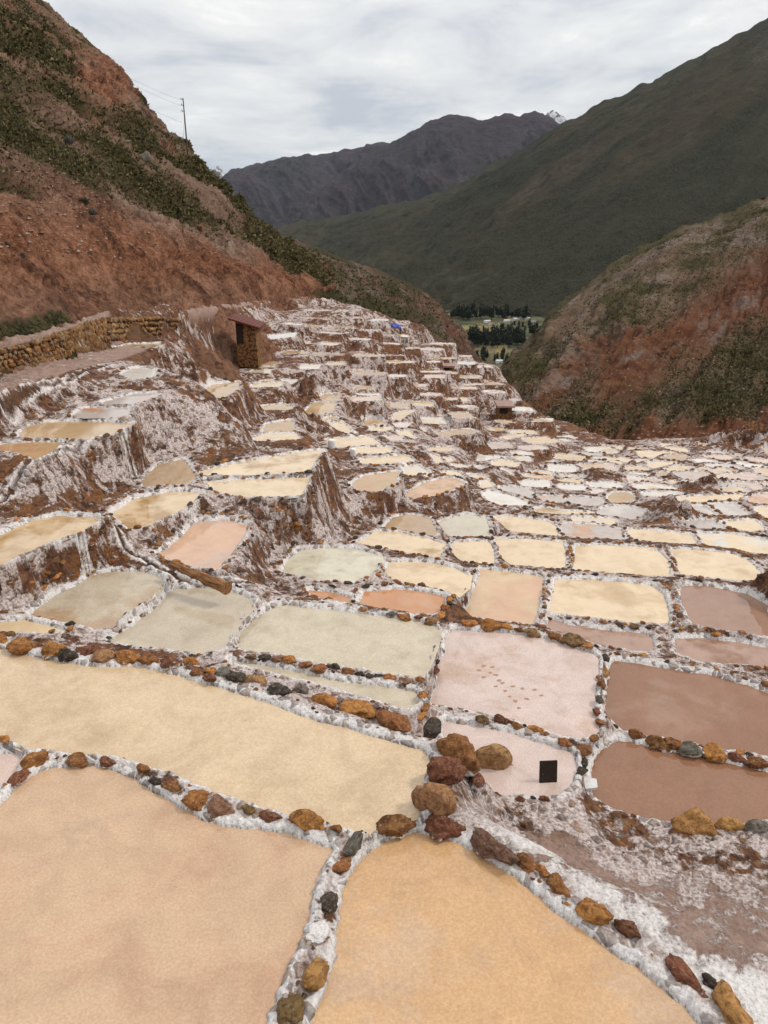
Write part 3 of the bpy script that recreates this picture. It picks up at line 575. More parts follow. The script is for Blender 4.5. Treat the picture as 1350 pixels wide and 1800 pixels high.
# ---------------------------------------------------------------- pads: sloping level strips (path, bench above the dry stone wall)
def pad(pts):
    V = np.array([at_z(x, y, z) for x, y, z in pts]); A = np.c_[np.ones(len(V)), V[:, :2]]
    k, *_ = np.linalg.lstsq(A, V[:, 2], rcond=None)
    P = V[:, :2]
    return (P if area(P) > 0 else P[::-1]), k
PADS = [pad([(-120, 728, -3.45), (0, 688, -3.58), (100, 656, -3.72), (190, 632, -3.92), (245, 618, -4.12), (262, 612, -4.2), (240, 607, -4.25), (195, 613, -4.0), (130, 625, -3.82), (0, 663, -3.6), (-120, 700, -3.4)]),
        pad([(-120, 640, -2.9), (0, 611, -3.03), (60, 597, -3.08), (120, 577, -3.12), (188, 556, -3.35), (190, 549, -3.35), (120, 568, -3.1), (60, 586, -3.0), (0, 598, -2.95), (-120, 625, -2.8)]),
        pad([(196, 552, -3.5), (288, 552, -4.0), (330, 551, -4.4), (440, 541, -6.0), (545, 522, -9.0), (545, 518, -9.0), (430, 534, -6.0), (288, 543, -3.95), (200, 547, -3.4)]),
        pad([(194, 608, -4.12), (240, 603, -4.45), (290, 596, -4.8), (291, 588, -4.72), (240, 594, -4.38), (194, 600, -4.05)]),
        pad([(300, 590, -4.9), (345, 580, -5.65), (345, 571, -5.55), (300, 580, -4.8)]),
        pad([(350, 578, -5.75), (440, 563, -7.2), (495, 552, -8.1), (495, 546, -8.02), (440, 557, -7.05), (350, 570, -5.6)])]
# canals: a narrow groove with white raised lips, running along the banks
CANALS = [[(0, 872, -4.75), (70, 838, -4.68), (150, 800, -4.62), (205, 774, -4.52), (330, 774, -4.55), (400, 782, -4.75), (470, 777, -5.0), (545, 772, -5.1), (580, 777, -5.15)],
          [(182, 893, -5.0), (215, 932, -5.2), (250, 968, -5.55), (290, 992, -5.6), (350, 1008, -5.66), (420, 1022, -5.85), (500, 1040, -6.1), (600, 1066, -6.1)],
          [(588, 727, -7.6), (604, 742, -7.65), (640, 768, -7.65), (680, 790, -7.6), (720, 808, -7.6), (775, 838, -7.6)],
          [(0, 694, -3.6), (60, 676, -3.66), (120, 660, -3.74), (190, 638, -3.92)]]
CANALS = [np.array([at_z(*q)[:2] for q in c]) for c in CANALS]
# mounds and ridges of bare earth: point, radius, height
BUMPS = [(822, 1345, -5.8, .42, .55), (345, 650, -5.0, 1.1, .75), (570, 790, -5.2, .5, .25), (1160, 897, -10.0, .9, .55), (1195, 915, -9.8, .7, .5), (1240, 856, -10.8, .9, .6), (1275, 860, -10.8, .7, .3),
         (1348, 1050, -7.2, .55, .75), (870, 838, -10.5, .7, .7), (1052, 840, -12.6, 1.0, .4), (600, 690, -8.2, .9, .6), (640, 722, -8.3, .9, .8),
         (560, 735, -7.4, .8, .6), (545, 690, -7.6, .9, 1.0), (735, 790, -8.2, .7, .35), (1330, 786, -15.6, 3.2, 1.2), (735, 640, -15.0, 2.0, .6)]
BUMPS = [(*at_z(x, y, relevel(z, x))[:2], r, h) for x, y, z, r, h in BUMPS]
MUD = np.array([at_z(x, y, -5.9)[:2] for x, y in [(835, 1410), (1010, 1402), (1150, 1452), (1300, 1457), (1600, 1460), (1750, 2000), (1380, 2000), (1262, 1830), (1170, 1745), (1060, 1668), (960, 1590), (880, 1520), (830, 1480)]])
RIM = None

DCUT, PW, SM = 3.0, 2.3, 3.6
PBB = [(p['poly'].min(0), p['poly'].max(0)) for p in POND]
def sdist(P, X):
    """signed distance (negative inside) from the points X to the closed polygon P"""
    X = X.astype(np.float32); P = P.astype(np.float32)
    d2 = np.full(len(X), 1e12, np.float32); ins = np.zeros(len(X), bool); x, y = X[:, 0], X[:, 1]
    for i in range(len(P)):
        ax, ay = P[i]; bx, by = P[(i + 1) % len(P)]; ex, ey = bx - ax, by - ay
        wx, wy = x - ax, y - ay
        t = np.clip((wx * ex + wy * ey) / (ex * ex + ey * ey + 1e-12), 0, 1)
        qx, qy = wx - ex * t, wy - ey * t
        np.minimum(d2, qx * qx + qy * qy, out=d2)
        if ay != by:
            ins ^= ((ay > y) != (by > y)) & (x < ex * (y - ay) / ey + ax)
    d = np.sqrt(d2); return np.where(ins, -d, d)
def ldist(P, X):
    d2 = np.full(len(X), 1e12)
    for a, b in zip(P[:-1], P[1:]):
        e = b - a; w = X - a; t = np.clip((w @ e) / (e @ e + 1e-9), 0, 1); q = w - t[:, None] * e; d2 = np.minimum(d2, (q * q).sum(1))
    return np.sqrt(d2)

def ground(X, R=None):
    """height, colour mixing and owner of the terraced ground at the points X (n,2)"""
    X = np.asarray(X, float); n = len(X); rad = np.hypot(X[:, 0], X[:, 1])
    if R is None: R = fall(X)
    scale = np.clip(rad / 12.0, 0.8, 3.5)
    scale_w = np.where(rad < 11, scale, np.clip(.9 - (rad - 16) * .08, .30, .9))
    wob = fbm(X[:, 0] * 3.1, X[:, 1] * 3.1, 3, 21) * 0.055 * scale_w + fbm(X[:, 0] * 14, X[:, 1] * 14, 2, 31) * 0.022
    rough = fbm(X[:, 0] * 0.9, X[:, 1] * 0.9, 4, 41)
    Rn = R + rough * 0.35
    sw = np.full(n, (1 / 2.2 - 1 / DCUT) ** PW); sz = sw * np.exp(-SM * (Rn - R))
    best = np.full(n, -1.0); own = np.full(n, -1, np.int32); dmin = np.full(n, 99.0); inside = np.full(n, -1, np.int32); din = np.zeros(n)
    crestz = np.full(n, -99.0)
    near = np.full(n, 99.0)
    for i, p in enumerate(POND):
        lo, hi = PBB[i]
        k = np.nonzero((X[:, 0] > lo[0] - DCUT) & (X[:, 0] < hi[0] + DCUT) & (X[:, 1] > lo[1] - DCUT) & (X[:, 1] < hi[1] + DCUT))[0]
        if not len(k): continue
        d = sdist(p['poly'], X[k]) + wob[k]
        m = d < DCUT; k = k[m]; d = d[m]
        ii = d < 0.0
        ki = k[ii]
        up = (inside[ki] < 0) | (d[ii] < -din[ki])
        inside[ki[up]] = i; din[ki[up]] = -d[ii][up]
        dd = np.maximum(d - np.where(rad[k] < 16, .05, .085), 0.004)
        rim = np.where(rad[k] < 16, 0.055 + 0.015 * scale[k], 0.035)
        zi = p['z'] + rim * np.clip(d / (0.07 * scale_w[k]), 0, 1) ** 0.7
        w = (1 / dd - 1 / DCUT) ** PW
        sw[k] += w; sz[k] += w * np.exp(-SM * np.clip(zi - R[k], -4, 4))
        sc = np.exp(0.7 * (p['z'] - R[k])) / (dd + 0.03)
        g = sc > best[k]; best[k[g]] = sc[g]; own[k[g]] = i
        near[k] = np.minimum(near[k], np.maximum(d, 0))
    for P, kk in PADS:
        d = sdist(P, X) + wob * 0.5; pz = kk[0] + X @ kk[1:]
        m = d < DCUT; dd = np.maximum(d[m], 0.004)
        w = 1.2 * (1 / dd - 1 / DCUT) ** PW; sw[m] += w; sz[m] += w * np.exp(-SM * np.clip(pz[m] + rough[m] * .05 - R[m], -4, 4))
    h = R - np.log(sz / sw) / SM
    out = inside < 0
    # roughness: flutes and crumbs on the banks, finer near the viewer
    amp = np.clip(near / 0.25, 0, 1)
    zz = np.array([p['z'] for p in POND])
    tall = np.where(own >= 0, np.abs(h - zz[own]), 1.0); amp = amp * np.clip(tall / .45, .12, 1.25)
    flute = ridged(X[:, 0] * 2.1, X[:, 1] * 2.1, 4, 51, 0.55) - 0.6
    mudf = np.clip(0.5 - sdist(MUD, X) / 0.5, 0, 1)
    h += out * amp * (1 - .8 * mudf) * (0.16 * flute * np.clip(scale * .6, .5, 1.6) + 0.05 * fbm(X[:, 0] * 7, X[:, 1] * 7, 3, 61))
    h += out * (0.022 * fbm(X[:, 0] * 19, X[:, 1] * 19, 3, 71) * np.clip(near / 0.06, 0, 1))
    for bx, by, r, hh in BUMPS:
        q = ((X[:, 0] - bx) ** 2 + (X[:, 1] - by) ** 2) / (r * r)
        h += out * hh * np.exp(-q * 1.6) * (0.7 + 0.6 * (flute + 0.3)) * np.clip(near / 0.2, 0, 1)
    groove = np.zeros(n); lip = np.zeros(n)
    for c in CANALS:
        lo, hi = c.min(0) - 1, c.max(0) + 1
        k = np.nonzero((X[:, 0] > lo[0]) & (X[:, 0] < hi[0]) & (X[:, 1] > lo[1]) & (X[:, 1] < hi[1]))[0]
        if not len(k): continue
        d = ldist(c, X[k] + np.c_[wob[k], -wob[k]] * 0.8); s = 0.027 * np.clip(rad[k] / 12, 1, 2.5)
        g = np.exp(-(d / s) ** 2); l = np.exp(-((d - 2.3 * s) / (1.2 * s)) ** 2)
        o = out[k]
        h[k] += o * (l * 0.02 - g * 0.035); groove[k] = np.maximum(groove[k], o * g); lip[k] = np.maximum(lip[k], o * l)
    ki = np.nonzero(~out)[0]
    zz = np.array([p['z'] for p in POND])
    h[ki] = zz[inside[ki]] - 0.012 - 0.07 * np.clip(din[ki] / 0.10, 0, 1)
    own[ki] = inside[ki]
    # mixing: R closeness to a crest, G canal groove, B bare earth, A unused
    top = np.exp(-near / np.interp(rad, [8, 14, 30], [.115, .08, .10]))
    drop = np.zeros(n)
    kk = own >= 0
    drop[kk] = h[kk] - zz[own[kk]]
    crest = np.clip(1.3 - rad / 60, .5, 1) * np.clip(top * np.exp(np.minimum(drop, 0) / 0.22) + lip * 0.6, 0, 1)
    earthn = fbm(X[:, 0] * 0.16 + 3, X[:, 1] * 0.10, 3, 81)
    earth = np.clip((earthn - 0.02) * 3.2, 0, 1) * np.clip((rad - 14) / 14, 0, 1) * 0.55
    earth = np.maximum(earth, 0.45 * np.clip(fbm(X[:, 0] * 0.6, X[:, 1] * 0.6, 3, 91) * 3 - .5, 0, 1))
    for bx, by, r, hh in BUMPS:
        earth = np.maximum(earth, 0.55 * np.exp(-((X[:, 0] - bx) ** 2 + (X[:, 1] - by) ** 2) / (r * r) * 1.2))
    d2 = sdist(POND[1]['poly'], X); patch = fbm(X[:, 0] * 1.3, X[:, 1] * 1.3, 4, 95)
    earth = np.where(mudf > 0.05, earth * (1 - mudf) + mudf * np.clip(d2 / 1.1 - .35 + .5 * patch, 0, .8), earth)
    crest = np.maximum(crest, mudf * np.clip(1.15 - d2 / .75 - .5 * patch, 0, 1))
    for P, kq in PADS:
        d = sdist(P, X); earth = np.maximum(earth, np.clip(1 - d / 0.35, 0, 1) * 0.97)
    k = (own < 0) & (X[:, 0] < -8.2); earth[k] = 0.5
    wet = np.zeros(n); wet[kk] = np.exp(-np.abs(drop[kk] - .004) / .012) * np.clip(1.4 - rad[kk] / 30, 0, 1) * (near[kk] < .2)
    groove = np.maximum(groove * 0.85, .85 * wet * out)
    return h, np.c_[crest, groove, earth, mudf], own, inside
# ---------------------------------------------------------------- terraced ground, split into the bank of each pond
def build_ground():
    rr = np.exp(np.arange(math.log(2.3), math.log(178.0), 0.0034)); th = np.arange(math.radians(-46), math.radians(41), 0.00185)
    nr, nt = len(rr), len(th)
    RR, TT = np.meshgrid(rr, th, indexing='ij'); X = np.stack([RR * np.sin(TT), RR * np.cos(TT)], -1)
    # coarse evaluation of the fall of the ground, then bilinear
    st = 6
    ir = np.append(np.arange(0, nr - 1, st), nr - 1); it = np.append(np.arange(0, nt - 1, st), nt - 1)
    C = fall(X[np.ix_(ir, it)].reshape(-1, 2)).reshape(len(ir), len(it))
    fr = np.interp(np.arange(nr), ir, np.arange(len(ir))); ft = np.interp(np.arange(nt), it, np.arange(len(it)))
    a = np.minimum(fr.astype(int), len(ir) - 2); b = np.minimum(ft.astype(int), len(it) - 2); wa = (fr - a)[:, None]; wb = (ft - b)[None]
    Rg = (C[np.ix_(a, b)] * (1 - wa) + C[np.ix_(a + 1, b)] * wa) * (1 - wb) + (C[np.ix_(a, b + 1)] * (1 - wa) + C[np.ix_(a + 1, b + 1)] * wa) * wb
    keep = (X[..., 0] > -12.5) & (X[..., 0] < 36) & ~((RR > 32) & (np.abs(TT) > math.radians(33)))
    idx = np.full((nr, nt), -1, np.int32); kk = np.nonzero(keep.ravel())[0]; idx.ravel()[kk] = np.arange(len(kk))
    XY = X.reshape(-1, 2)[kk]
    h, mix, own, inside = ground(XY, Rg.ravel()[kk])
    V = np.c_[XY, h]
    q = np.stack([idx[:-1, :-1], idx[:-1, 1:], idx[1:, 1:], idx[1:, :-1]], -1).reshape(-1, 4)
    q = q[(q >= 0).all(1)][:, ::-1]
    lab = own[q].max(1)
    order = np.argsort(lab, kind='stable'); q = q[order]; lab = lab[order]
    cuts = np.nonzero(np.diff(lab))[0] + 1
    for blk in np.split(np.arange(len(q)), cuts):
        i = lab[blk[0]]; f = q[blk]; u, inv = np.unique(f.ravel(), return_inverse=True)
        if i < 0:
            me = mesh_np('hillside_ground', V[u], inv.reshape(-1, 4), mix[u]); o = link('hillside_ground', me, M_BANK); tag(o, kind='structure')
        else:
            p = POND[i]; c = np.array([*p['poly'].mean(0), p['z']]); p['c'] = c
            root = empty('salt_pond', c); p['root'] = root
            me = mesh_np('bank', V[u] - c, inv.reshape(-1, 4), mix[u]); link('bank', me, M_BANK, root)
    print('ground verts', len(V))
build_ground()

def far_label(c):
    x, y = c[0] / c[1], c[1]
    if x < -.07: return 'small far terrace pond between the red roofed hut and the mud chute' if y < 46 else 'small far terrace pond just below the road, right of the red roofed hut'
    if y > 52: return 'small far terrace pond near the blue tarpaulin and the top of the slope' if x < .10 else 'small far terrace pond on the skyline edge above the gully'
    if x < .04: return 'small far terrace pond in the middle of the steep slope behind the canal'
    return 'small far terrace pond on the slope left of the low shelter' if x < .13 else 'small far terrace pond beside the gully brink, right of the low shelter'
for p in POND:
    if 'root' not in p: continue
    P = p['poly']; c = p['c']
    # widen a little so that the shore is where the bank rises out of the brine
    nrm = np.roll(P, -1, 0) - np.roll(P, 1, 0); nrm = np.c_[nrm[:, 1], -nrm[:, 0]]; nrm /= np.linalg.norm(nrm, axis=1)[:, None] + 1e-9
    Q = P + nrm * (0.06 if np.hypot(c[0], c[1]) < 16 else .05)
    me = bpy.data.meshes.new('brine'); me.from_pydata([(x - c[0], y - c[1], 0) for x, y in Q], [], [list(range(len(Q)))])
    me.update()
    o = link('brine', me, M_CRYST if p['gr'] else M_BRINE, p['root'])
    sheen_lift = 1.0 if p['gr'] or np.hypot(c[0], c[1]) < 13 else 1.12  # farther ponds paler: sky sheen at grazing view put into the tint
    o.color = [min(.9, v * sheen_lift * (1 if sheen_lift == 1 else .9) + (0 if sheen_lift == 1 else .06)) for v in TINT[p['a']][:3]] + [1.0]; o['second_tint'] = list(TINT[p['b']])[:3]
    if p['far']: tag(p['root'], far_label(p['c']), 'salt pond', 'small ponds of the far terraces')
    elif p['label'] is None: tag(p['root'], 'small pale pond squeezed between the larger ponds ' + ('left of the round basin' if c[0] / c[1] < .28 else 'right of the round basin'), 'salt pond', 'small ponds between the larger ones')
    else: tag(p['root'], p['label'], 'salt pond', 'salt evaporation ponds')

# ---------------------------------------------------------------- stones
def stone_mesh(name, seed, sub, flat=1.0, cut=7, jag=0.12):
    import bmesh
    r = np.random.default_rng(seed); bm = bmesh.new(); bmesh.ops.create_icosphere(bm, subdivisions=sub, radius=1.0)
    V = np.array([v.co[:] for v in bm.verts])
    for _ in range(cut):                                   # broken faces
        d = r.normal(size=3); d /= np.linalg.norm(d); k = r.uniform(.55, .85); s = V @ d; m = s > k; V[m] -= np.outer(s[m] - k, d) * .93
    o = r.uniform(0, 99, 3)
    nz = fbm(V[:, 0] * 1.7 + V[:, 2] * 1.3 + o[0], V[:, 1] * 1.7 - V[:, 2] * .9 + o[1], 4, seed)
    nz2 = ridged(V[:, 0] * 3.1 + V[:, 2] * 2.3 + o[2], V[:, 1] * 3.3 - V[:, 2] * 1.9 + o[0], 3, seed + 5) - .6
    V *= (1 + jag * 2.2 * nz + jag * .9 * nz2)[:, None]
    V *= np.array([1.0, r.uniform(.58, .8) * (1.2 if flat > 1 else 1), r.uniform(.5, .7) * flat])
    for v, co in zip(bm.verts, V): v.co = co
    me = bpy.data.meshes.new(name); bm.to_mesh(me); bm.free(); me.materials.append(M_STONE)
    for p in me.polygons: p.use_smooth = sub > 2
    return me
ST_NEAR = [stone_mesh('stone_shape', 100 + i, 4, jag=.16) for i in range(14)]
ST_MID = [stone_mesh('stone_shape', 200 + i, 2, jag=.15) for i in range(10)]
ST_ROUND = [stone_mesh('stone_shape', 300 + i, 4, 1.35, 3, .16) for i in range(3)]
SC = dict(o=(.39, .165, .042), b=(.25, .105, .034), r=(.17, .062, .032), d=(.055, .042, .034), k=(.035, .028, .024), g=(.15, .135, .115), t=(.35, .19, .085), m=(.22, .115, .075), v=(.16, .095, .036), y=(.40, .20, .065), w=(.66, .62, .60))
def ray_hit(x, y, t0=4.0, t1=60.0, n=900):
    d = ray(x, y); t = np.exp(np.linspace(math.log(t0), math.log(t1), n)); P = d[None] * t[:, None]
    h, _, own, _ = ground(P[:, :2]); k = np.nonzero(P[:, 2] < h)[0]
    if not len(k): return None
    return np.array([P[k[0], 0], P[k[0], 1], h[k[0]]]), own[k[0]], t[k[0]]
placed = []
def along(x, y):
    best, ang = 1e9, 0.0
    for p in POND:
        P = p['poly']
        if p['far'] or abs(P[:, 0] - x).min() > 1 or abs(P[:, 1] - y).min() > 1: continue
        Q = np.roll(P, -1, 0); e = Q - P; w = np.array([x, y]) - P; t = np.clip((w * e).sum(1) / ((e * e).sum(1) + 1e-9), 0, 1); d = ((w - e * t[:, None]) ** 2).sum(1); k = int(d.argmin())
        if d[k] < best: best = d[k]; ang = math.atan2(e[k, 1], e[k, 0])
    return ang
def add_stone(pos, half, col, own, rz=None, meshes=None, squash=1.0, salt=.25, tilt=.25, par=None, name='stone'):
    me = (meshes or ST_MID)[rs.randrange(len(meshes or ST_MID))]
    o = bpy.data.objects.new(name, me); COL.objects.link(o)
    root = par if par is not None else (POND[own]['root'] if own >= 0 and 'root' in POND[own] else None)
    p = Vector(pos)
    if root is not None: o.parent = root; p = p - root.location
    o.location = p; o.scale = (half, half * rs.uniform(.85, 1.1), half * squash)
    o.rotation_euler = (rs.uniform(-tilt, tilt), rs.uniform(-tilt, tilt), rs.uniform(0, 6.28) if rz is None else rz)
    j = rs.uniform(.75, 1.2); c = SC[col]; o.color = (c[0] * j, c[1] * j * rs.uniform(.93, 1.07), c[2] * j, 1)
    o['salt_amount'] = salt
    if root is None: tag(o, 'loose brown stone lying on the bank', 'stone', 'loose stones')
    placed.append((pos[0], pos[1], half))
    return o
# stones that can be told apart: x, y, width in pixels of the photograph, colour
S = '''9,1298,24,o 67,1331,46,o 38,1362,40,r 140,1333,38,b 191,1337,32,r 253,1351,24,b 273,1371,24,d 302,1376,38,b 347,1400,46,o 384,1415,46,m 435,1420,28,v 475,1431,36,r 533,1433,62,o 593,1455,22,b
622,1479,48,g 596,1518,42,b 578,1583,44,d 557,1702,66,y 511,1770,64,v 694,1450,60,b 774,1448,64,r 857,1474,96,m 923,1515,40,b 950,1527,29,o 977,1551,46,b 1037,1591,64,o 1106,1627,44,r 1199,1702,84,r 1250,1724,30,d 1283,1762,108,y
892,1349,30,b 903,1367,38,b 1221,1436,62,y 1281,1444,42,y 1323,1447,38,g
2,1122,27,o 33,1128,47,o 61,1133,24,b 91,1137,44,o 120,1148,38,d 159,1139,44,r 183,1150,40,t 222,1152,40,o 261,1155,36,b 298,1163,36,r 339,1161,30,o 344,1180,26,b 370,1176,24,o 367,1190,28,r 396,1178,30,g 417,1185,36,d 448,1190,40,t 487,1206,44,k 531,1209,28,g 570,1226,48,o 618,1242,70,o 689,1261,64,b 750,1281,62,d
417,1148,17,m 442,1152,21,m 467,1154,24,d 487,1157,22,m 511,1159,24,o 537,1170,22,b 561,1172,27,b 589,1172,24,d 609,1178,22,b 631,1183,20,k 650,1187,18,d 668,1187,17,k 687,1189,23,o 715,1194,26,m 739,1196,17,o 767,1161,17,d 764,1180,18,r 744,1220,25,o 746,1239,25,b 741,1254,27,o
826,1096,26,o 859,1096,34,o 889,1101,24,o 911,1105,18,b 937,1109,24,t 972,1117,34,b 1007,1124,40,v 1031,1133,20,o 1065,1154,22,d 1063,1178,28,y 1057,1200,26,b 1052,1228,18,d 1050,1250,18,r 1055,1270,20,b 1028,1315,36,b 1044,1304,19,b 943,1281,26,o 880,1265,30,r 911,1275,20,b 991,1304,23,b 848,1263,27,v 1117,1291,28,b 1157,1304,40,b 1183,1307,32,b 1215,1311,40,g 1257,1320,40,o 1292,1328,26,r 1328,1339,36,b 1024,1340,26,d 1022,1352,22,d
765,1262,16,b 640,1072,16,t 690,1080,18,g 712,1083,26,o 735,1087,15,r 760,1092,24,t 776,1080,20,o 782,1065,18,b 790,1050,16,o'''
for q in S.split():
    x, y, w, c = q.split(','); x, y, w = float(x), float(y), float(w)
    hit = ray_hit(x, y + w * 0.18)
    if hit is None: continue
    pos, own, t = hit; half = w * t / FPX * 0.56
    o_ = add_stone((pos[0], pos[1], pos[2] + half * 0.02), half * 1.06, c, own, meshes=ST_NEAR, rz=along(pos[0], pos[1]) + rs.uniform(-.3, .3), squash=(rs.uniform(.75, 1.0) if w < 80 else .55), salt=rs.uniform(.22, .48))
    if w > 80: o_.scale = (o_.scale[0], o_.scale[0] * .55, o_.scale[0] * .5)
# the big rounded boulders beside the muddy slope
for x, y, w, c, salt in [(801, 1316, 72, 'b', .05), (781, 1352, 62, 'r', .2), (764, 1404, 68, 't', .05), (861, 1333, 66, 't', .1), (820, 1352, 40, 'b', .5), (836, 1375, 36, 'r', .6), (783, 1396, 36, 'b', .4)]:
    hit = ray_hit(x, y + w * .30)
    pos, own, t = hit; half = w * t / FPX * 0.52
    add_stone((pos[0], pos[1], pos[2] + half * .55), half, c, own, meshes=ST_ROUND, squash=1.0, salt=salt)
# salt heap on the near dike
hit = ray_hit(561, 1640)
add_stone(hit[0] + np.array([0, 0, .0]), .13, 'w', hit[1], meshes=ST_NEAR, rz=1.2, squash=.7, salt=1.2)

PL = np.array([(x, y) for x, y, h in placed]); PH = np.array([h for *_, h in placed])
class Grid:
    def __init__(s): s.d = {}
    def ok(s, x, y, r):
        ix, iy = int(x // .5), int(y // .5)
        for a in (-1, 0, 1):
            for b in (-1, 0, 1):
                for (u, v, h) in s.d.get((ix + a, iy + b), ()):
                    if (u - x) ** 2 + (v - y) ** 2 < (0.8 * (r + h)) ** 2: return False
        return True
    def add(s, x, y, r): s.d.setdefault((int(x // .5), int(y // .5)), []).append((x, y, r))
G = Grid()
for x, y, h in placed: G.add(x, y, h)
cand = []
for i, p in enumerate(POND):
    if p['far'] or 'root' not in p: continue
    P = p['poly']; dist = float(np.hypot(*P.mean(0)))
    if dist > 46: continue
    st = p['st'] if p['st'] > 0 else 0.42
    L = 0.0
    for a, b in zip(P, np.roll(P, -1, 0)):
        e = b - a; l = np.linalg.norm(e)
        if l < 1e-6: continue
        nx = np.array([e[1], -e[0]]) / l; s = -L
        while s < l:
            if s >= 0 and rs.random() < st:
                half = (0.047 + 0.0013 * dist) * rs.choice([.6, .8, .9, 1, 1.1, 1.35]) * (1 if p['st'] > 0 else .5)
                q = a + e * s / l + nx * (0.085 + rs.uniform(-.02, .05) + .002 * dist)
                cand.append((q[0], q[1], half, i, math.atan2(e[1], e[0])))
            s += (0.085 + 0.0030 * dist) * rs.choice([.5, .8, 1, 1.2, 2.2])
        L = l - (s - l) if False else 0.0
C = np.array([(c[0], c[1]) for c in cand]); ch, _, cown, cins = ground(C)
cnt = 0
for (x, y, half, i, ang), z, w, ins in zip(cand, ch, cown, cins):
    if ins >= 0 or not G.ok(x, y, half): continue
    if abs(x / max(y, .1)) > 0.62 or y < 3.2: continue
    G.add(x, y, half); cnt += 1
    near = math.hypot(x, y) < 9.5
    add_stone((x, y, z + half * .10), half, rs.choice('ooobbbbrrdkmv'), i, rz=ang + rs.uniform(-.4, .4), meshes=ST_NEAR if near else ST_MID, salt=rs.uniform(.1, .5), squash=rs.uniform(.8, 1.2))
# footprints pressed into the salt crust of the pale pink pond
M_PRINT = NT('wet_footprint'); M_PRINT.base(c3(.36, .21, .13)); M_PRINT.b.inputs['Roughness'].default_value = .3
pk = [p for p in POND if p['label'] and p['label'].startswith('pale pink pond with dark')][0]
for x, y in [(842, 1178), (850, 1170), (862, 1182), (866, 1172), (850, 1190), (872, 1186), (878, 1196), (872, 1206), (888, 1214), (896, 1224), (884, 1200), (906, 1232), (918, 1210), (902, 1206), (940, 1212), (926, 1228), (952, 1222), (912, 1244)]:
    v = at_z(x, y, pk['z'] + .004); ex, ey = rs.uniform(.025, .045), rs.uniform(.018, .03)
    me = bpy.data.meshes.new('footprint'); me.from_pydata([(ex * math.cos(k * .6283) * (1 + .25 * math.sin(k * 2.1 + x)), ey * math.sin(k * .6283) * (1 + .2 * math.cos(k * 1.7 + y)), 0) for k in range(10)], [], [tuple(range(10))])
    o = link('footprint', me, M_PRINT.m, pk['root'], Vector(v) - pk['root'].location); o.rotation_euler = (0, 0, rs.uniform(-.6, .6))
print('stones', len(placed))
# ---------------------------------------------------------------- hills and mountains: surfaces lofted between a foot line and a crest line
def resample(P, n):
    P = np.asarray(P, float); d = np.r_[0, np.cumsum(np.linalg.norm(np.diff(P, axis=0), axis=1))]; s = np.linspace(0, d[-1], n)
    return np.stack([np.interp(s, d, P[:, k]) for k in range(P.shape[1])], 1)
def loft(rows, na, nb, keys=None):
    """rows: list of 3D polylines from foot to crest (and behind it). Returns (nb, na, 3), and the row parameter."""
    R = np.stack([resample(r, na) for r in rows])              # (k, na, 3)
    k = len(rows); keys = np.arange(k) if keys is None else np.asarray(keys, float)
    b = np.linspace(keys[0], keys[-1], nb); out = np.empty((nb, na, 3))
    j = np.clip(np.searchsorted(keys, b, side='right') - 1, 0, k - 2); f = (b - keys[j]) / (keys[j + 1] - keys[j])
    p0 = R[np.maximum(j - 1, 0)]; p1 = R[j]; p2 = R[j + 1]; p3 = R[np.minimum(j + 2, k - 1)]; f = f[:, None, None]
    m1 = (p2 - p0) * .5; m2 = (p3 - p1) * .5
    out = (2 * f**3 - 3 * f**2 + 1) * p1 + (f**3 - 2 * f**2 + f) * m1 + (-2 * f**3 + 3 * f**2) * p2 + (f**3 - f**2) * m2
    return out, b
def grid_faces(nb, na):
    i = np.arange(nb * na).reshape(nb, na)
    return np.stack([i[:-1, :-1], i[:-1, 1:], i[1:, 1:], i[1:, :-1]], -1).reshape(-1, 4)
def normals(V):
    a = np.gradient(V, axis=1); b = np.gradient(V, axis=0); n = np.cross(a, b); n /= np.linalg.norm(n, axis=2)[..., None] + 1e-9
    return np.where((n[..., 2:3] < 0), -n, n)
def pixel_of(V):
    x, y, z = V[..., 0], V[..., 1], V[..., 2]
    dep = y * CP - z * SP; dn = -y * SP - z * CP
    return CX + FPX * x / dep, CY + FPX * dn / dep

def mid(A, B, w=.5): return resample(A, 60) * (1 - w) + resample(B, 60) * w
def smooth01(x): x = np.clip(x, 0, 1); return x * x * (3 - 2 * x)

# near red hillside on the left: a 40 degree slope rising from the path
PL_K = (-3.5 + .075 * 18 - .84 * 8.5, -.84, -.075)
def on_slope(x, y):
    d = ray(x, y); t = PL_K[0] / (d[2] - PL_K[1] * d[0] - PL_K[2] * d[1]); return d * t
TOE = [(-320, 690), (-150, 632), (0, 600), (60, 590), (120, 572), (190, 548), (290, 543), (430, 533), (520, 520), (562, 512), (585, 512)]
CREST = [(-320, -300), (-100, -130), (0, -52), (60, -2), (110, 38), (150, 75), (190, 112), (214, 138), (222, 160), (222, 190), (240, 200), (262, 215), (290, 238), (318, 266), (345, 284), (372, 316), (386, 332), (400, 352), (450, 396), (500, 428), (545, 452), (575, 470)]
toe = np.array([on_slope(*q) for q in TOE]); cre = np.array([on_slope(*q) for q in CREST])
back1 = cre + np.array([-6, 5, -1.0]); back2 = cre + np.array([-30, 25, -14.0]); under = toe + np.array([0.7, 0, -5.0])
NA, NB = 460, 420
Vh, bh = loft([under, toe, mid(toe, cre), cre, back1, back2], NA, NB, [0, .12, .62, 1.0, 1.06, 1.2])
pxh, pyh = pixel_of(Vh)
Nh = normals(Vh)
sx = Vh[..., 1] - 0.25 * Vh[..., 0]; sz = np.hypot(Vh[..., 0], Vh[..., 2] * 1.0)
up01 = np.clip((bh - .12) / .88, 0, 1)[:, None] * np.ones((1, NA))
taper = smooth01((1.0 - bh) / .10)[:, None] * .75 + .25
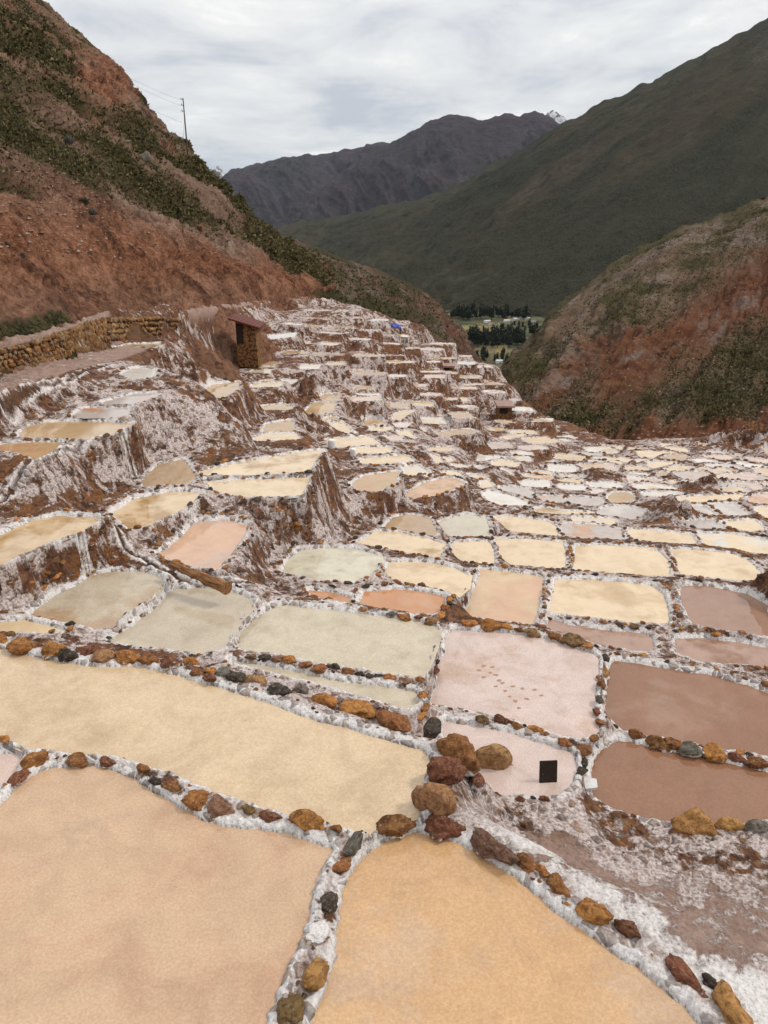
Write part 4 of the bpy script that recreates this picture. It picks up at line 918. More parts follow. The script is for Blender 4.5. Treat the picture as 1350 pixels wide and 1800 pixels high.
dist_h = np.linalg.norm(Vh, axis=2); sc_h = np.clip(dist_h / 60, .3, 2.0)
gul = ridged((sx + .8 * sz) * .085 + 0.35 * fbm(sx * .1, sz * .15, 2, 5), sz * .035, 4, 3, .55) - .62
ledge = fbm(sx * .05, sz * .30, 4, 8)
disp = (2.6 * gul * taper + .9 * ledge * taper) * np.clip(sc_h, .25, 1.3) + (.5 * fbm(sx * .6, sz * .7, 4, 12) + .22 * ridged(sx * 1.6, sz * 1.3, 3, 14)) * np.clip(sc_h, .35, 1.2)
# cut bank along the road: steeper and rougher at the foot
foot = np.exp(-((up01 - .05) / .045) ** 2)
disp += (.85 * (ridged((sx + .6 * sz) * .45, sz * .25, 4, 24, .6) - .6) + .40 * fbm(sx * 1.1, sz * .9, 4, 26, .6)) * taper
disp += foot * (.1 + .5 * ridged(sx * .3, sz * .4, 4, 22)) * np.clip(sc_h, .3, 1.0) - .45 * np.exp(-up01 / .10)
crag = np.exp(-(((pxh - 190) / 55) ** 2 + ((pyh - 145) / 55) ** 2)); disp += crag * (3.6 * ridged(sx * .25, sz * .6, 5, 33, .6) - 1.2)
Vh = Vh + Nh * disp[..., None]
# colour mixing: R vegetation, G redness, B pale rock
n1 = fbm(sx * .06, sz * .05, 4, 61); n2 = fbm(sx * .02 + sz * .05, sz * .09, 3, 66)
red = np.clip(.35 + 1.3 * n1, 0, 1) * .6; red = np.maximum(red, smooth01((pyh - 405 - 70 * n1) / 110) * (.8 + .5 * n1) * (.25 + .75 * smooth01((pxh - 40) / 150))); red = np.clip(np.maximum(red, foot), 0, 1)
tan_strip = np.exp(-((pyh - (385 + (pxh) * 1.05)) / 26) ** 2) * (pxh < 170)
red = np.maximum(red, tan_strip)
veg = np.clip(.60 + 1.15 * n2 + .5 * fbm(sx * .2, sz * .2, 4, 71) + .22 * smooth01((up01 - .15) / .4) + .36 * np.exp(-(((pxh - 50) / 150) ** 2 + ((pyh - 450) / 85) ** 2)) - .34 * smooth01((pyh - 410) / 90) * smooth01((pxh - 60) / 120) - tan_strip, 0, 1)
veg *= 1 - smooth01((foot - .3) / .4) * .95
rock = np.clip(fbm(sx * .11 + 40, sz * .14, 4, 77) * 2.2 - .55, 0, 1) * (1 - foot)
red = np.clip(red + crag * .9, 0, 1); veg = veg * (1 - .85 * smooth01(crag * 1.4)); rock = rock * (1 - crag)
TERR_STOPS = ([(.41, c3(.055, .022, .012)), (.49, c3(.185, .078, .043)), (.59, c3(.34, .165, .098))],
              [(0.413, c3(0.0820, 0.0508, 0.0344)), (0.500, c3(0.1640, 0.1025, 0.0722)), (0.587, c3(0.2542, 0.1722, 0.1271))],
              [(0.413, c3(0.0902, 0.0615, 0.0451)), (0.522, c3(0.2132, 0.1558, 0.1230)), (0.609, c3(0.3280, 0.2624, 0.2214))])
VEG_STOPS = [(0.413, c3(0.0164, 0.0156, 0.0066)), (0.500, c3(0.0426, 0.0377, 0.0148)), (0.595, c3(0.0861, 0.0697, 0.0295))]
M_HILL = mat_soil('red_earth_hillside', TERR_STOPS, VEG_STOPS, .56, .78, .22, .75)
att = np.stack([veg, red, rock, np.ones_like(veg)], -1)
tag(link('hill', mesh_np('hill', Vh.reshape(-1, 3), grid_faces(NB, NA), att.reshape(-1, 4)), M_HILL), kind='structure')
HILL_UP = np.abs(up01)

def make_hill(name, rows, keys, na, nb, dispf, attf, mat):
    V, b = loft(rows, na, nb, keys); N_ = normals(V); px, py = pixel_of(V)
    u = np.linspace(0, 1, na)[None] * np.ones((nb, 1)); bb = b[:, None] * np.ones((1, na))
    V = V + N_ * dispf(V, u, bb, px, py)[..., None]
    a = attf(V, u, bb, px, py)
    o = link(name, mesh_np(name, V.reshape(-1, 3), grid_faces(nb, na), np.stack([*a, np.ones_like(bb)], -1).reshape(-1, 4)), mat)
    tag(o, kind='structure'); return V, px, py, o

# brown spur behind the red hillside
def pts(L): return np.array([at_t(*q) for q in L])
sp_crest = pts([(380, 340, 175), (450, 402, 178), (500, 428, 182), (560, 446, 190), (600, 462, 198), (650, 478, 206), (690, 492, 214), (730, 510, 222), (765, 532, 230), (790, 560, 238), (805, 590, 244), (830, 620, 250), (862, 660, 256)])
sp_foot = pts([(420, 560, 122), (520, 560, 124), (580, 575, 128), (640, 600, 140), (700, 630, 152), (760, 660, 162), (800, 690, 170), (830, 710, 178), (850, 715, 184), (860, 712, 190), (868, 708, 200), (875, 710, 215), (885, 720, 235)])
V_sp, px_sp, py_sp, spur = make_hill('hill', [sp_foot + np.array([0, 0, -14]), sp_foot, mid(sp_foot, sp_crest) + np.array([0, 0, 1.5]), sp_crest, sp_crest + np.array([-8, 14, -3]), sp_crest + np.array([-30, 60, -50])], [0, .15, .6, 1, 1.05, 1.2], 300, 240,
    lambda V, u, b, px, py: (4.2 * (ridged(u * 16 + .4 * fbm(u * 9, b * 3, 2, 4), b * 1.2, 4, 9, .55) - .6) * (.25 + .75 * smooth01((1 - b) / .25)) + 1.0 * fbm(V[..., 0] * .25, V[..., 1] * .16 + V[..., 2] * .25, 5, 19, .6)),
    lambda V, u, b, px, py: (np.clip(.60 + .8 * fbm(u * 9, b * 7, 4, 3) - .5 * smooth01((px - 700) / 120), 0, 1), np.clip(.25 + .6 * smooth01((px - 640) / 140) + .6 * fbm(u * 7, b * 5, 3, 13), 0, 1), np.clip(.2 + 1.2 * fbm(u * 20, b * 12, 3, 23), 0, .6)),
    mat_soil('brown_scrub_hillside', ([(0.376, c3(0.0600, 0.0256, 0.0192)), (0.500, c3(0.1080, 0.0496, 0.0360)), (0.624, c3(0.1760, 0.0880, 0.0640))], [(0.376, c3(0.0440, 0.0304, 0.0208)), (0.500, c3(0.0800, 0.0576, 0.0384)), (0.624, c3(0.1360, 0.1000, 0.0704))], [(0.376, c3(0.0720, 0.0520, 0.0400)), (0.624, c3(0.1840, 0.1440, 0.1160))]),
             [(0.376, c3(0.0176, 0.0160, 0.0072)), (0.500, c3(0.0400, 0.0344, 0.0152)), (0.636, c3(0.0760, 0.0624, 0.0320))], .52, .80, .14, .6))

# right hillside across the gully
rh_crest = pts([(820, 720, 190), (868, 665, 215), (905, 625, 230), (935, 596, 240), (965, 560, 250), (1000, 532, 258), (1035, 505, 266), (1060, 488, 270), (1095, 466, 278), (1130, 441, 286), (1170, 420, 292), (1210, 408, 298), (1250, 398, 306), (1300, 374, 318), (1350, 350, 330), (1450, 300, 350), (1600, 230, 380)])
rh_foot = pts([(850, 760, 118), (900, 770, 112), (950, 800, 106), (1000, 830, 100), (1040, 850, 96), (1080, 850, 94), (1150, 850, 92), (1220, 845, 91), (1300, 830, 90), (1400, 810, 92), (1600, 800, 98)])
def rh_disp(V, u, b, px, py):
    # ribs run down to the left as in layered red rock
    k = u * 13 - b * 5.0
    rib = ridged(k + .8 * fbm(u * 8, b * 5, 3, 2), b * 1.6, 5, 29, .58) - .6
    return (4.2 * rib * (.22 + .78 * smooth01((1 - b) / .3)) + 2.4 * fbm(u * 26 - b * 8, b * 12, 5, 44, .58) + .8 * fbm(V[..., 0] * .5, V[..., 1] * .3 + V[..., 2] * .5, 4, 49, .6)) * .85
def rh_att(V, u, b, px, py):
    k = py - (480 + (1350 - px) * .62)                # distance below the line of the red cut
    n = fbm(V[..., 0] * .02 + V[..., 2] * .03, V[..., 1] * .012 + V[..., 2] * .05, 5, 15, .6)
    red1 = np.exp(-((k - 20 + 60 * n) / 70) ** 2) * smooth01((px - 1010) / 90)
    red2 = smooth01((py - (735 + 60 * n - (px - 1000) * .10)) / 40)
    red3 = np.exp(-((py - (600 + (1090 - px) * .75) + 40 * n) / 24) ** 2) * (px < 1130)
    red = np.clip(1.15 * np.maximum(np.maximum(red1, red2), red3) + .05 + .45 * n, 0, 1)
    veg = np.clip(.62 + .7 * fbm(u * 14 + b * 6, b * 10, 4, 25) - .85 * np.maximum(red1, red2) - .5 * red3 + .14 * np.exp(-((k - 130) / 60) ** 2), 0, 1)
    rock = np.clip(fbm(u * 24, b * 16, 3, 35) * 1.6 - .2 + .5 * np.exp(-((k + 130) / 60) ** 2), 0, .8) * (1 - red2)
    return veg, red, rock
V_rh, px_rh, py_rh, rhill = make_hill('hill', [rh_foot + np.array([0, 6, -16]), rh_foot, mid(rh_foot, rh_crest, .38) + np.array([0, 0, 1.0]), rh_crest, rh_crest + np.array([6, 22, -5.0]), rh_crest + np.array([20, 90, -60])], [0, .10, .5, 1, 1.05, 1.2], 420, 320, rh_disp, rh_att,
    mat_soil('red_rock_hillside', ([(0.376, c3(0.0429, 0.0156, 0.0078)), (0.500, c3(0.1014, 0.0390, 0.0187)), (0.624, c3(0.1638, 0.0741, 0.0390))], [(0.376, c3(0.0663, 0.0429, 0.0281)), (0.500, c3(0.1131, 0.0764, 0.0499)), (0.624, c3(0.1716, 0.1248, 0.0819))], [(0.376, c3(0.0858, 0.0624, 0.0515)), (0.624, c3(0.2028, 0.1560, 0.1287))]),
             [(0.376, c3(0.0172, 0.0172, 0.0070)), (0.500, c3(0.0452, 0.0390, 0.0164)), (0.636, c3(0.1014, 0.0780, 0.0351))], .50, .80, .12, .7))

# great dark green mountain on the far side of the valley
gm_crest = pts([(420, 470, 6600), (480, 412, 6200), (540, 398, 5900), (600, 387, 5600), (680, 372, 5300), (760, 356, 5000), (820, 326, 4800), (870, 300, 4650), (930, 264, 4500), (985, 230, 4380), (1000, 224, 4340), (1050, 196, 4260), (1100, 176, 4200), (1150, 158, 4150), (1200, 128, 4100), (1240, 100, 4080), (1290, 78, 4060), (1350, 52, 4050), (1450, 20, 4100), (1700, -20, 4300)])
gm_foot = pts([(420, 520, 3600), (600, 535, 3000), (700, 545, 2700), (800, 556, 2420), (870, 560, 2360), (930, 562, 2340), (980, 566, 2300), (1050, 580, 2200), (1150, 600, 2080), (1250, 620, 1980), (1350, 640, 1900), (1700, 700, 1800)])
gm_f = resample(gm_foot, 20)
def gm_disp(V, u, b, px, py):
    k = u * 9 - b * 3.6
    return (120 * (ridged(k + .35 * fbm(u * 7, b * 3, 3, 6), b * .8, 5, 39, .42) - .62) * (.15 + .85 * smooth01((1 - b) / .22)) * smooth01((b - .1) / .15) + 34 * fbm(u * 34 - b * 10, b * 14, 4, 45, .55) + 22 * (ridged(u * 46 - b * 17, b * 3, 4, 46) - .6))
V_gm, _, _, gm = make_hill('mountain', [gm_f + np.array([0, -60, -60]), gm_f, mid(gm_f, gm_crest, .45) + np.array([0, 0, -40]), gm_crest, gm_crest + np.array([60, 500, -40]), gm_crest + np.array([100, 1500, -900])], [0, .08, .5, 1, 1.05, 1.2], 420, 320, gm_disp,
    lambda V, u, b, px, py: (np.clip(.55 + .7 * fbm(u * 22 - b * 8, b * 5, 4, 55) + .25 * smooth01((.8 - b) / .5), 0, 1), np.clip(.2 + .9 * smooth01((px - 1020) / 260) * smooth01((py - 380) / 180) + .6 * fbm(u * 12 - b * 4, b * 3, 3, 65), 0, 1), np.clip(fbm(u * 46 - b * 16, b * 12, 4, 75) * 1.5 - .45, 0, .6)),
    mat_soil('green_mountain_side', ([(0.376, c3(0.0395, 0.0274, 0.0163)), (0.500, c3(0.0601, 0.0429, 0.0257)), (0.624, c3(0.0875, 0.0634, 0.0395))], [(0.376, c3(0.0326, 0.0326, 0.0189)), (0.500, c3(0.0498, 0.0472, 0.0267)), (0.624, c3(0.0806, 0.0720, 0.0429))], [(0.376, c3(0.0463, 0.0412, 0.0309)), (0.624, c3(0.1235, 0.1082, 0.0875))]),
             [(0.376, c3(0.0205, 0.0205, 0.0120)), (0.500, c3(0.0369, 0.0360, 0.0215)), (0.636, c3(0.0634, 0.0584, 0.0360))], .47, .68, .009, 30.0))

# purple brown mountains farther off, some haze blue painted into their colour, and the snow peaks behind them
M_PURPLE = mat_soil('bare_haze_tinted_mountain', ([(0.376, c3(0.0383, 0.0306, 0.0364)), (0.500, c3(0.0560, 0.0423, 0.0471)), (0.624, c3(0.0897, 0.0688, 0.0728))], [(0.376, c3(0.0317, 0.0271, 0.0284)), (0.500, c3(0.0495, 0.0423, 0.0428)), (0.624, c3(0.0765, 0.0646, 0.0631))], [(0.376, c3(0.0396, 0.0354, 0.0428)), (0.624, c3(0.1010, 0.0924, 0.1059))]),
             [(0.376, c3(0.0204, 0.0222, 0.0178)), (0.500, c3(0.0336, 0.0340, 0.0275)), (0.636, c3(0.0541, 0.0521, 0.0408))], .47, .74, .0042, 60.0)
def pm_att(V, u, b, px, py): return np.clip(.75 - .75 * b + .5 * fbm(u * 9, b * 5, 3, 5), 0, 1), np.clip(.5 + fbm(u * 7, b * 4, 3, 6), 0, 1), np.clip(fbm(u * 25, b * 12, 4, 7) * 1.2 - .1, 0, .7)
m1c = pts([(360, 420, 12500), (376, 330, 12300), (400, 306, 12100), (440, 295, 12000), (480, 288, 11900), (505, 281, 11800), (540, 276, 11700), (570, 275, 11700), (620, 268, 11600), (660, 260, 11500), (740, 250, 11500), (820, 260, 11500)])
m1f = pts([(340, 470, 9000), (420, 440, 8800), (480, 430, 8700), (560, 430, 8600), (640, 430, 8600), (820, 430, 8600)])
make_hill('mountain', [m1f + np.array([0, 0, -300]), m1f, mid(m1f, m1c, .45), resample(m1c, 60), resample(m1c, 60) + np.array([0, 900, -100]), resample(m1c, 60) + np.array([0, 3000, -1500])], [0, .1, .5, 1, 1.05, 1.2], 260, 180,
    lambda V, u, b, px, py: 330 * (ridged(u * 9 + b * 1.2 + .3 * fbm(u * 6, b * 3, 2, 3), b * .9, 5, 59, .52) - .62) * (.10 + .9 * smooth01((1 - b) / .3)) + 45 * fbm(u * 40, b * 22, 4, 5) , pm_att, M_PURPLE)
m2c = pts([(440, 470, 8200), (470, 405, 8300), (520, 365, 8500), (580, 322, 8800), (640, 282, 9100), (690, 256, 9300), (720, 240, 9400), (745, 224, 9450), (770, 213, 9500), (800, 206, 9500), (820, 212, 9500), (850, 218, 9500), (875, 210, 9500), (890, 203, 9500), (912, 212, 9500), (925, 208, 9500), (940, 203, 9500), (960, 208, 9500), (985, 222, 9500), (1010, 236, 9500), (1100, 300, 9500)])
m2f = pts([(430, 500, 6300), (520, 470, 6400), (640, 440, 6600), (760, 430, 6700), (900, 430, 6800), (1100, 430, 6800)])
V_m2, _, _, _ = make_hill('mountain', [m2f + np.array([0, 0, -300]), m2f, resample(m2c, 60) * .5 + resample(m2f, 60) * .5 + np.array([0, 0, -60]), resample(m2c, 60), resample(m2c, 60) + np.array([100, 800, -120]), resample(m2c, 60) + np.array([300, 3000, -1600])], [0, .1, .5, 1, 1.05, 1.2], 340, 240,
    lambda V, u, b, px, py: 430 * (ridged(u * 8 + b * .9 + .35 * fbm(u * 6, b * 3, 3, 13), b * 1.1, 5, 69, .54) - .62) * (.08 + .92 * smooth01((1 - b) / .3)) + 30 * fbm(u * 44, b * 26, 4, 15, .6), pm_att, M_PURPLE)
nS = NT('snow_and_rock'); pS = nS.pos(); aS = nS.noise(pS, .004, 7, .65); zS = nS.N.new('ShaderNodeSeparateXYZ'); nS.L.new(pS, zS.inputs[0])
nS.base(nS.mix(nS.step(aS, .45, .53), c3(.09, .085, .09), c3(.50, .51, .53))); nS.bump(aS, 1.0, 120)
for cr in ([(930, 250, 15500), (950, 206, 15500), (962, 202, 15500), (972, 197, 15500), (982, 202, 15500), (990, 210, 15500), (1004, 225, 15500), (1060, 260, 15500)], [(330, 340, 15000), (360, 306, 15000), (372, 302, 15000), (380, 297, 15000), (388, 302, 15000), (400, 312, 15000), (440, 340, 15000)]):
    C_ = resample(pts(cr), 60); F_ = C_ + np.array([0, -3000, -2200])
    make_hill('mountain', [F_, C_ * .5 + F_ * .5, C_, C_ + np.array([0, 900, -500]), C_ + np.array([0, 3000, -2500])], [0, .5, 1, 1.1, 1.3], 120, 90,
        lambda V, u, b, px, py: 260 * (ridged(u * 8 + b * 2, b * 3, 5, 79, .55) - .6) * (.3 + .7 * smooth01((1 - b) / .2)) + 60 * fbm(u * 40, b * 30, 3, 5), lambda V, u, b, px, py: (b * 0, b * 0, b * 0), nS.m)

# valley floor: a sheet of fields reaching the horizon
ZV = -300.0
nV = NT('valley_fields'); pV = nV.pos()
vv = nV.voro(nV.pos((.012, .020, 0)), 1.0); cv = nV.N.new('ShaderNodeSeparateColor'); nV.L.new(vv.outputs['Color'], cv.inputs[0])
fld = nV.ramp(cv.outputs[0], [(0, c3(.055, .060, .022)), (0.407, c3(.085, .080, .030)), (0.562, c3(.13, .105, .045)), (0.686, c3(.05, .062, .022)), (1, c3(.15, .115, .06))])
nV.base(nV.mix(nV.step(nV.noise(pV, .01, 6, .65), .45, .62), fld, c3(.030, .036, .016)))
me = bpy.data.meshes.new('valley_floor'); me.from_pydata([(-40000, 300, ZV), (40000, 300, ZV), (40000, 40000, ZV), (-40000, 40000, ZV)], [], [(0, 1, 2, 3)])
tag(link('valley_floor', me, nV.m), kind='structure')

# ---------------------------------------------------------------- thin mountain air
me = box = bpy.data.meshes.new('haze'); x0, x1, y0, y1, z0, z1 = -45000, 45000, -200, 45000, -2600, 2400
me.from_pydata([(x, y, z) for z in (z0, z1) for x, y in ((x0, y0), (x1, y0), (x1, y1), (x0, y1))], [], [(3, 2, 1, 0), (4, 5, 6, 7), (0, 1, 5, 4), (1, 2, 6, 5), (2, 3, 7, 6), (3, 0, 4, 7)])
mh = bpy.data.materials.new('thin_haze'); mh.use_nodes = True; nh = mh.node_tree; nh.nodes.remove(nh.nodes['Principled BSDF'])
pv = nh.nodes.new('ShaderNodeVolumePrincipled'); pv.inputs['Color'].default_value = (.62, .79, 1.0, 1); pv.inputs['Density'].default_value = 6e-6; pv.inputs['Anisotropy'].default_value = 0.0
nh.links.new(pv.outputs[0], nh.nodes['Material Output'].inputs['Volume'])
tag(link('haze', me, mh), 'thin bluish air over the valley', 'haze', kind='stuff')
# ---------------------------------------------------------------- built things: dry stone walls, hut, pole, log, boards, sacks, tarpaulin
def box_mesh(name, sx, sy, sz, bevel=0.0, jitter=0.0, seed=0):
    import bmesh
    bm = bmesh.new(); bmesh.ops.create_cube(bm, size=1.0); r = random.Random(seed)
    for v in bm.verts: v.co = Vector((v.co.x * sx, v.co.y * sy, v.co.z * sz))
    if bevel: bmesh.ops.bevel(bm, geom=list(bm.edges), offset=bevel, segments=2, affect='EDGES')
    if jitter:
        for v in bm.verts: v.co += Vector((r.uniform(-1, 1), r.uniform(-1, 1), r.uniform(-1, 1))) * jitter
    me = bpy.data.meshes.new(name); bm.to_mesh(me); bm.free(); return me
def tube_mesh(name, pts_, radii, n=12, caps=True):
    P = [Vector(p) for p in pts_]; V, F = [], []
    for i, p in enumerate(P):
        d = (P[min(i + 1, len(P) - 1)] - P[max(i - 1, 0)]).normalized(); a = d.orthogonal().normalized() if abs(d.z) < .9 else Vector((1, 0, 0)); a = (a - d * a.dot(d)).normalized(); b = d.cross(a)
        for k in range(n): V.append(p + (a * math.cos(6.2832 * k / n) + b * math.sin(6.2832 * k / n)) * radii[i])
    for i in range(len(P) - 1):
        for k in range(n): F.append((i * n + k, i * n + (k + 1) % n, (i + 1) * n + (k + 1) % n, (i + 1) * n + k))
    if caps: F += [tuple(range(n))[::-1], tuple(range((len(P) - 1) * n, len(P) * n))]
    me = bpy.data.meshes.new(name); me.from_pydata(V, [], F); me.update()
    for p in me.polygons: p.use_smooth = len(p.vertices) == 4
    return me

SC.update(y1=(.36, .20, .075), y2=(.28, .15, .06), y3=(.22, .12, .055), y4=(.30, .20, .12))
M_CORE = mat_plain('earth_filling', c3(.11, .055, .028), .95, .4, 9, .03)
def dry_wall(foot, top, step, rows, label):
    F_ = np.array([at_z(*q) for q in foot]); T_ = np.array([at_z(*q) for q in top])
    n = int(np.linalg.norm(np.diff(F_, axis=0), axis=1).sum() / step); F_ = resample(F_, n + 1); T_ = resample(T_, n + 1)
    root = empty('dry_stone_wall', F_[0]); tag(root, label, 'stone wall', 'dry stone walls along the road')
    back = np.array([-.05, .12, 0]); c = F_[0]
    Vc = np.concatenate([F_ + back + [0, 0, -.3], T_ + back + [0, 0, .0], T_ + back * 4 + [0, 0, -.05]]) - c
    m = n + 1; q = [(i, i + 1, m + i + 1, m + i) for i in range(n)] + [(m + i, m + i + 1, 2 * m + i + 1, 2 * m + i) for i in range(n)]
    link('filling', mesh_np('filling', Vc, q), M_CORE, root)
    for i in range(n):
        for j in range(rows):
            f = (j + .5 + rs.uniform(-.22, .22)) / rows; k = min(i + (.5 if j % 2 else 0) + rs.uniform(-.2, .2), n - .01); k = max(k, 0); a = int(k); g = k - a
            p = (F_[a] * (1 - g) + F_[min(a + 1, n)] * g) * (1 - f) + (T_[a] * (1 - g) + T_[min(a + 1, n)] * g) * f
            h = np.linalg.norm(T_[a] - F_[a]) / rows
            e = F_[min(a + 1, n)] - F_[max(a - 1, 0)]
            o = add_stone(tuple(p), step * .60 * rs.uniform(.75, 1.2), rs.choice(['y1', 'y2', 'y2', 'y3', 'y4', 'b']), -1, rz=math.atan2(e[1], e[0]) + rs.uniform(-.25, .25), squash=max(.55, h / step * 1.05) * rs.uniform(.85, 1.2), salt=-1, par=root)
dry_wall([(-60, 682, -3.52), (0, 663, -3.62), (60, 646, -3.72), (130, 625, -3.84), (186, 611, -3.98)], [(-60, 630, -2.96), (0, 614, -3.04), (60, 600, -3.09), (120, 580, -3.13), (189, 558, -3.34)], .17, 5, 'tall ochre dry stone wall above the path at the left edge')
dry_wall([(188, 601, -4.0), (235, 595, -4.35), (286, 588, -4.68)], [(190, 558, -3.34), (240, 557, -3.7), (290, 555, -3.98)], .2, 4, 'lower return of the dry stone wall behind the pool')
dry_wall([(296, 580, -4.75), (360, 567, -5.7), (440, 556, -7.0), (500, 545, -8.0)], [(296, 560, -4.2), (360, 552, -5.0), (440, 543, -6.3), (500, 533, -7.2)], .36, 3, 'far tan stone wall along the road behind the red roofed hut')

def ribbon_box(parent, name, corners_bot, corners_top, mat):
    me = bpy.data.meshes.new(name); V = [tuple(v) for v in corners_bot] + [tuple(v) for v in corners_top]; k = len(corners_bot)
    F = [tuple(range(k))[::-1], tuple(range(k, 2 * k))] + [(i, (i + 1) % k, k + (i + 1) % k, k + i) for i in range(k)]
    me.from_pydata(V, [], F); me.update(); return link(name, me, mat, parent)
M_HUTWALL = NT('ochre_rubble_masonry'); pq = M_HUTWALL.coord('Object'); vq = M_HUTWALL.voro(pq, 7.0); aq = M_HUTWALL.noise(pq, 9, 5, .65)
M_HUTWALL.base(M_HUTWALL.mix(M_HUTWALL.step(vq.outputs['Distance'], .45, .8), M_HUTWALL.ramp(aq, [(.3, c3(.12, .055, .022)), (.7, c3(.30, .15, .06))]), c3(.05, .026, .015)))
M_HUTWALL.bump(M_HUTWALL.math('SUBTRACT', 1.0, vq.outputs['Distance']), .9, .05)
M_ROOF = mat_plain('red_painted_sheet', c3(.115, .026, .016), .55, .3, 5, .0)
M_DARK = mat_plain('dark_wood_and_opening_shade', c3(.024, .014, .010), .8, .4, 9, .01)  # wood of boards and poles; also painted shade in door openings
hb = at_t(440, 628, 39.5); hut = empty('stone_hut', hb); hut.scale = (.86, .86, .82); tag(hut, 'small ochre stone hut with slanting red metal roof', 'hut')
k_ = 39.5 / FPX * .92
def hx(px_): return (px_ - 440) * k_
ribbon_box(hut, 'wall', [(hx(412), 0, -.6), (hx(459), -.25, -.6), (hx(462), 1.35, -.6), (hx(414), 1.5, -.6)], [(hx(412), 0, 2.28), (hx(455), -.22, 1.90), (hx(458), 1.35, 1.90), (hx(414), 1.5, 2.28)], M_HUTWALL.m)
roof_o = ribbon_box(hut, 'roof', [(hx(398), -.35, 2.36), (hx(466), -.48, 1.80), (hx(470), 1.6, 1.80), (hx(406), 1.7, 2.36)], [(hx(398), -.35, 2.46), (hx(466), -.48, 1.90), (hx(470), 1.6, 1.90), (hx(406), 1.7, 2.46)], M_ROOF)
for k in range(9):
    f = (k + .5) / 9
    a = Vector((hx(398), -.36, 2.475)).lerp(Vector((hx(466), -.49, 1.915)), f); b = Vector((hx(406), 1.7, 2.475)).lerp(Vector((hx(470), 1.6, 1.915)), f)
    link('roof_rib', tube_mesh('roof_rib', [a, b], [.011, .011], 6), M_ROOF, roof_o)
link('doorway', box_mesh('doorway', .62, .05, 1.2), M_DARK, hut, (hx(424), -.06, 1.45))  # dark panel painted as the shade inside the door opening

# low flat shelters among the far terraces
M_PALE = mat_plain('salt_dusted_roofing', c3(.30, .20, .165), .9, .3, 3, .02)
for x, y, t, w, h, lab in [(888, 727, 49, 1.0, .42, 'low shelter with a dark doorway under a flat pale roof'), (787, 655, 55, .85, .4, 'dark open shelter high on the far terraces')]:
    b = at_t(x, y, t); root = empty('low_shelter', b); tag(root, lab, 'shelter')
    link('wall', box_mesh('wall', w * .86, 1.2, h + 1.0, .02), M_HUTWALL.m, root, (0, .65, h / 2 - .5))
    link('roof', box_mesh('roof', w * 1.15, 1.7, .10, .02, .02), M_PALE, root, (0, .55, h + .06))
    link('doorway', box_mesh('doorway', w * .5, .06, h * .8), M_DARK, root, (-.1, .035, h * .42))  # shade of the opening under the roof, put in as a dark box

# blue tarpaulin slung over poles at the edge of the slope
b = at_t(691, 582, 58); root = empty('blue_tarpaulin', b); tag(root, 'bright blue tarpaulin slung over poles at the edge of the far slope', 'tarpaulin')
M_BLUE = mat_plain('blue_plastic_sheet', c3(.035, .075, .42), .45, .35, 3, .01)
u_, v_ = np.meshgrid(np.linspace(0, 1, 22), np.linspace(0, 1, 10)); Vt = np.stack([(u_ - .5) * 1.2, (v_ - .3) * .8, .62 - .22 * u_ - .12 * np.abs(np.sin(v_ * 9)) * .8 + .05 * np.sin(u_ * 17) - .15 * (v_ < .12)], -1)
link('sheet', mesh_np('sheet', Vt.reshape(-1, 3), grid_faces(10, 22)), M_BLUE, root)
for qx, qy in ((-.55, -.15), (.55, -.15), (-.55, .5), (.55, .5)): link('support_pole', tube_mesh('support_pole', [(qx, qy, -.6), (qx, qy, .5 - .22 * (qx / 1.2 + .5))], [.025, .025], 6), M_DARK, root)

# utility pole and its wires
M_POLE = mat_plain('weathered_pole_wood', c3(.10, .085, .072), .9, .3, 4, .01)
M_METAL = mat_plain('galvanised_iron', c3(.16, .16, .16), .5, .2, 8, 0, .6)
pb = np.array(on_slope(331, 283)) ; pt = pb[1] * CP - pb[2] * SP
hp = 98 * pt / FPX
pole = empty('utility_pole', pb); tag(pole, 'tall thin wooden utility pole on the ridge against the sky', 'utility pole')
link('shaft', tube_mesh('shaft', [(0, 0, -1.5), (0, 0, hp * .5), (0, 0, hp)], [.14, .115, .09], 10), M_POLE, pole)
heights = [hp - .25, hp - 1.1, hp - 2.0]
for hh in heights:
    a = link('insulator_arm', tube_mesh('insulator_arm', [(0, 0, hh), (-.32, -.08, hh + .05)], [.05, .04], 6), M_METAL, pole)
    link('insulator', tube_mesh('insulator', [(-.32, -.08, hh + .03), (-.32, -.08, hh + .12), (-.32, -.08, hh + .3)], [.05, .10, .05], 8), M_PALE, a)
link('guy_wire', tube_mesh('guy_wire', [(0, 0, hp - 2.4), (-1.0, -.2, -.5)], [.018, .018], 5), M_METAL, pole)
for hh, (ex, ey), nm in zip([*heights[:2], hp - 3.6], [(150, 92), (150, 100), (150, 128)], ['uppermost', 'middle', 'lowest']):
    a = Vector(pb) + Vector((-.5, -.12, hh)); e = Vector(at_t(ex, ey, pt * .99)); P = []
    for k in range(15):
        f = k / 14; q = a.lerp(e, f); q.z -= 1.0 * 4 * f * (1 - f) * .5; P.append(q)
    w = link('power_line', tube_mesh('power_line', P, [.013] * 15, 5), M_METAL); tag(w, f'{nm} of three thin wires running from the utility pole behind the crag', 'wire', 'wires at the utility pole')

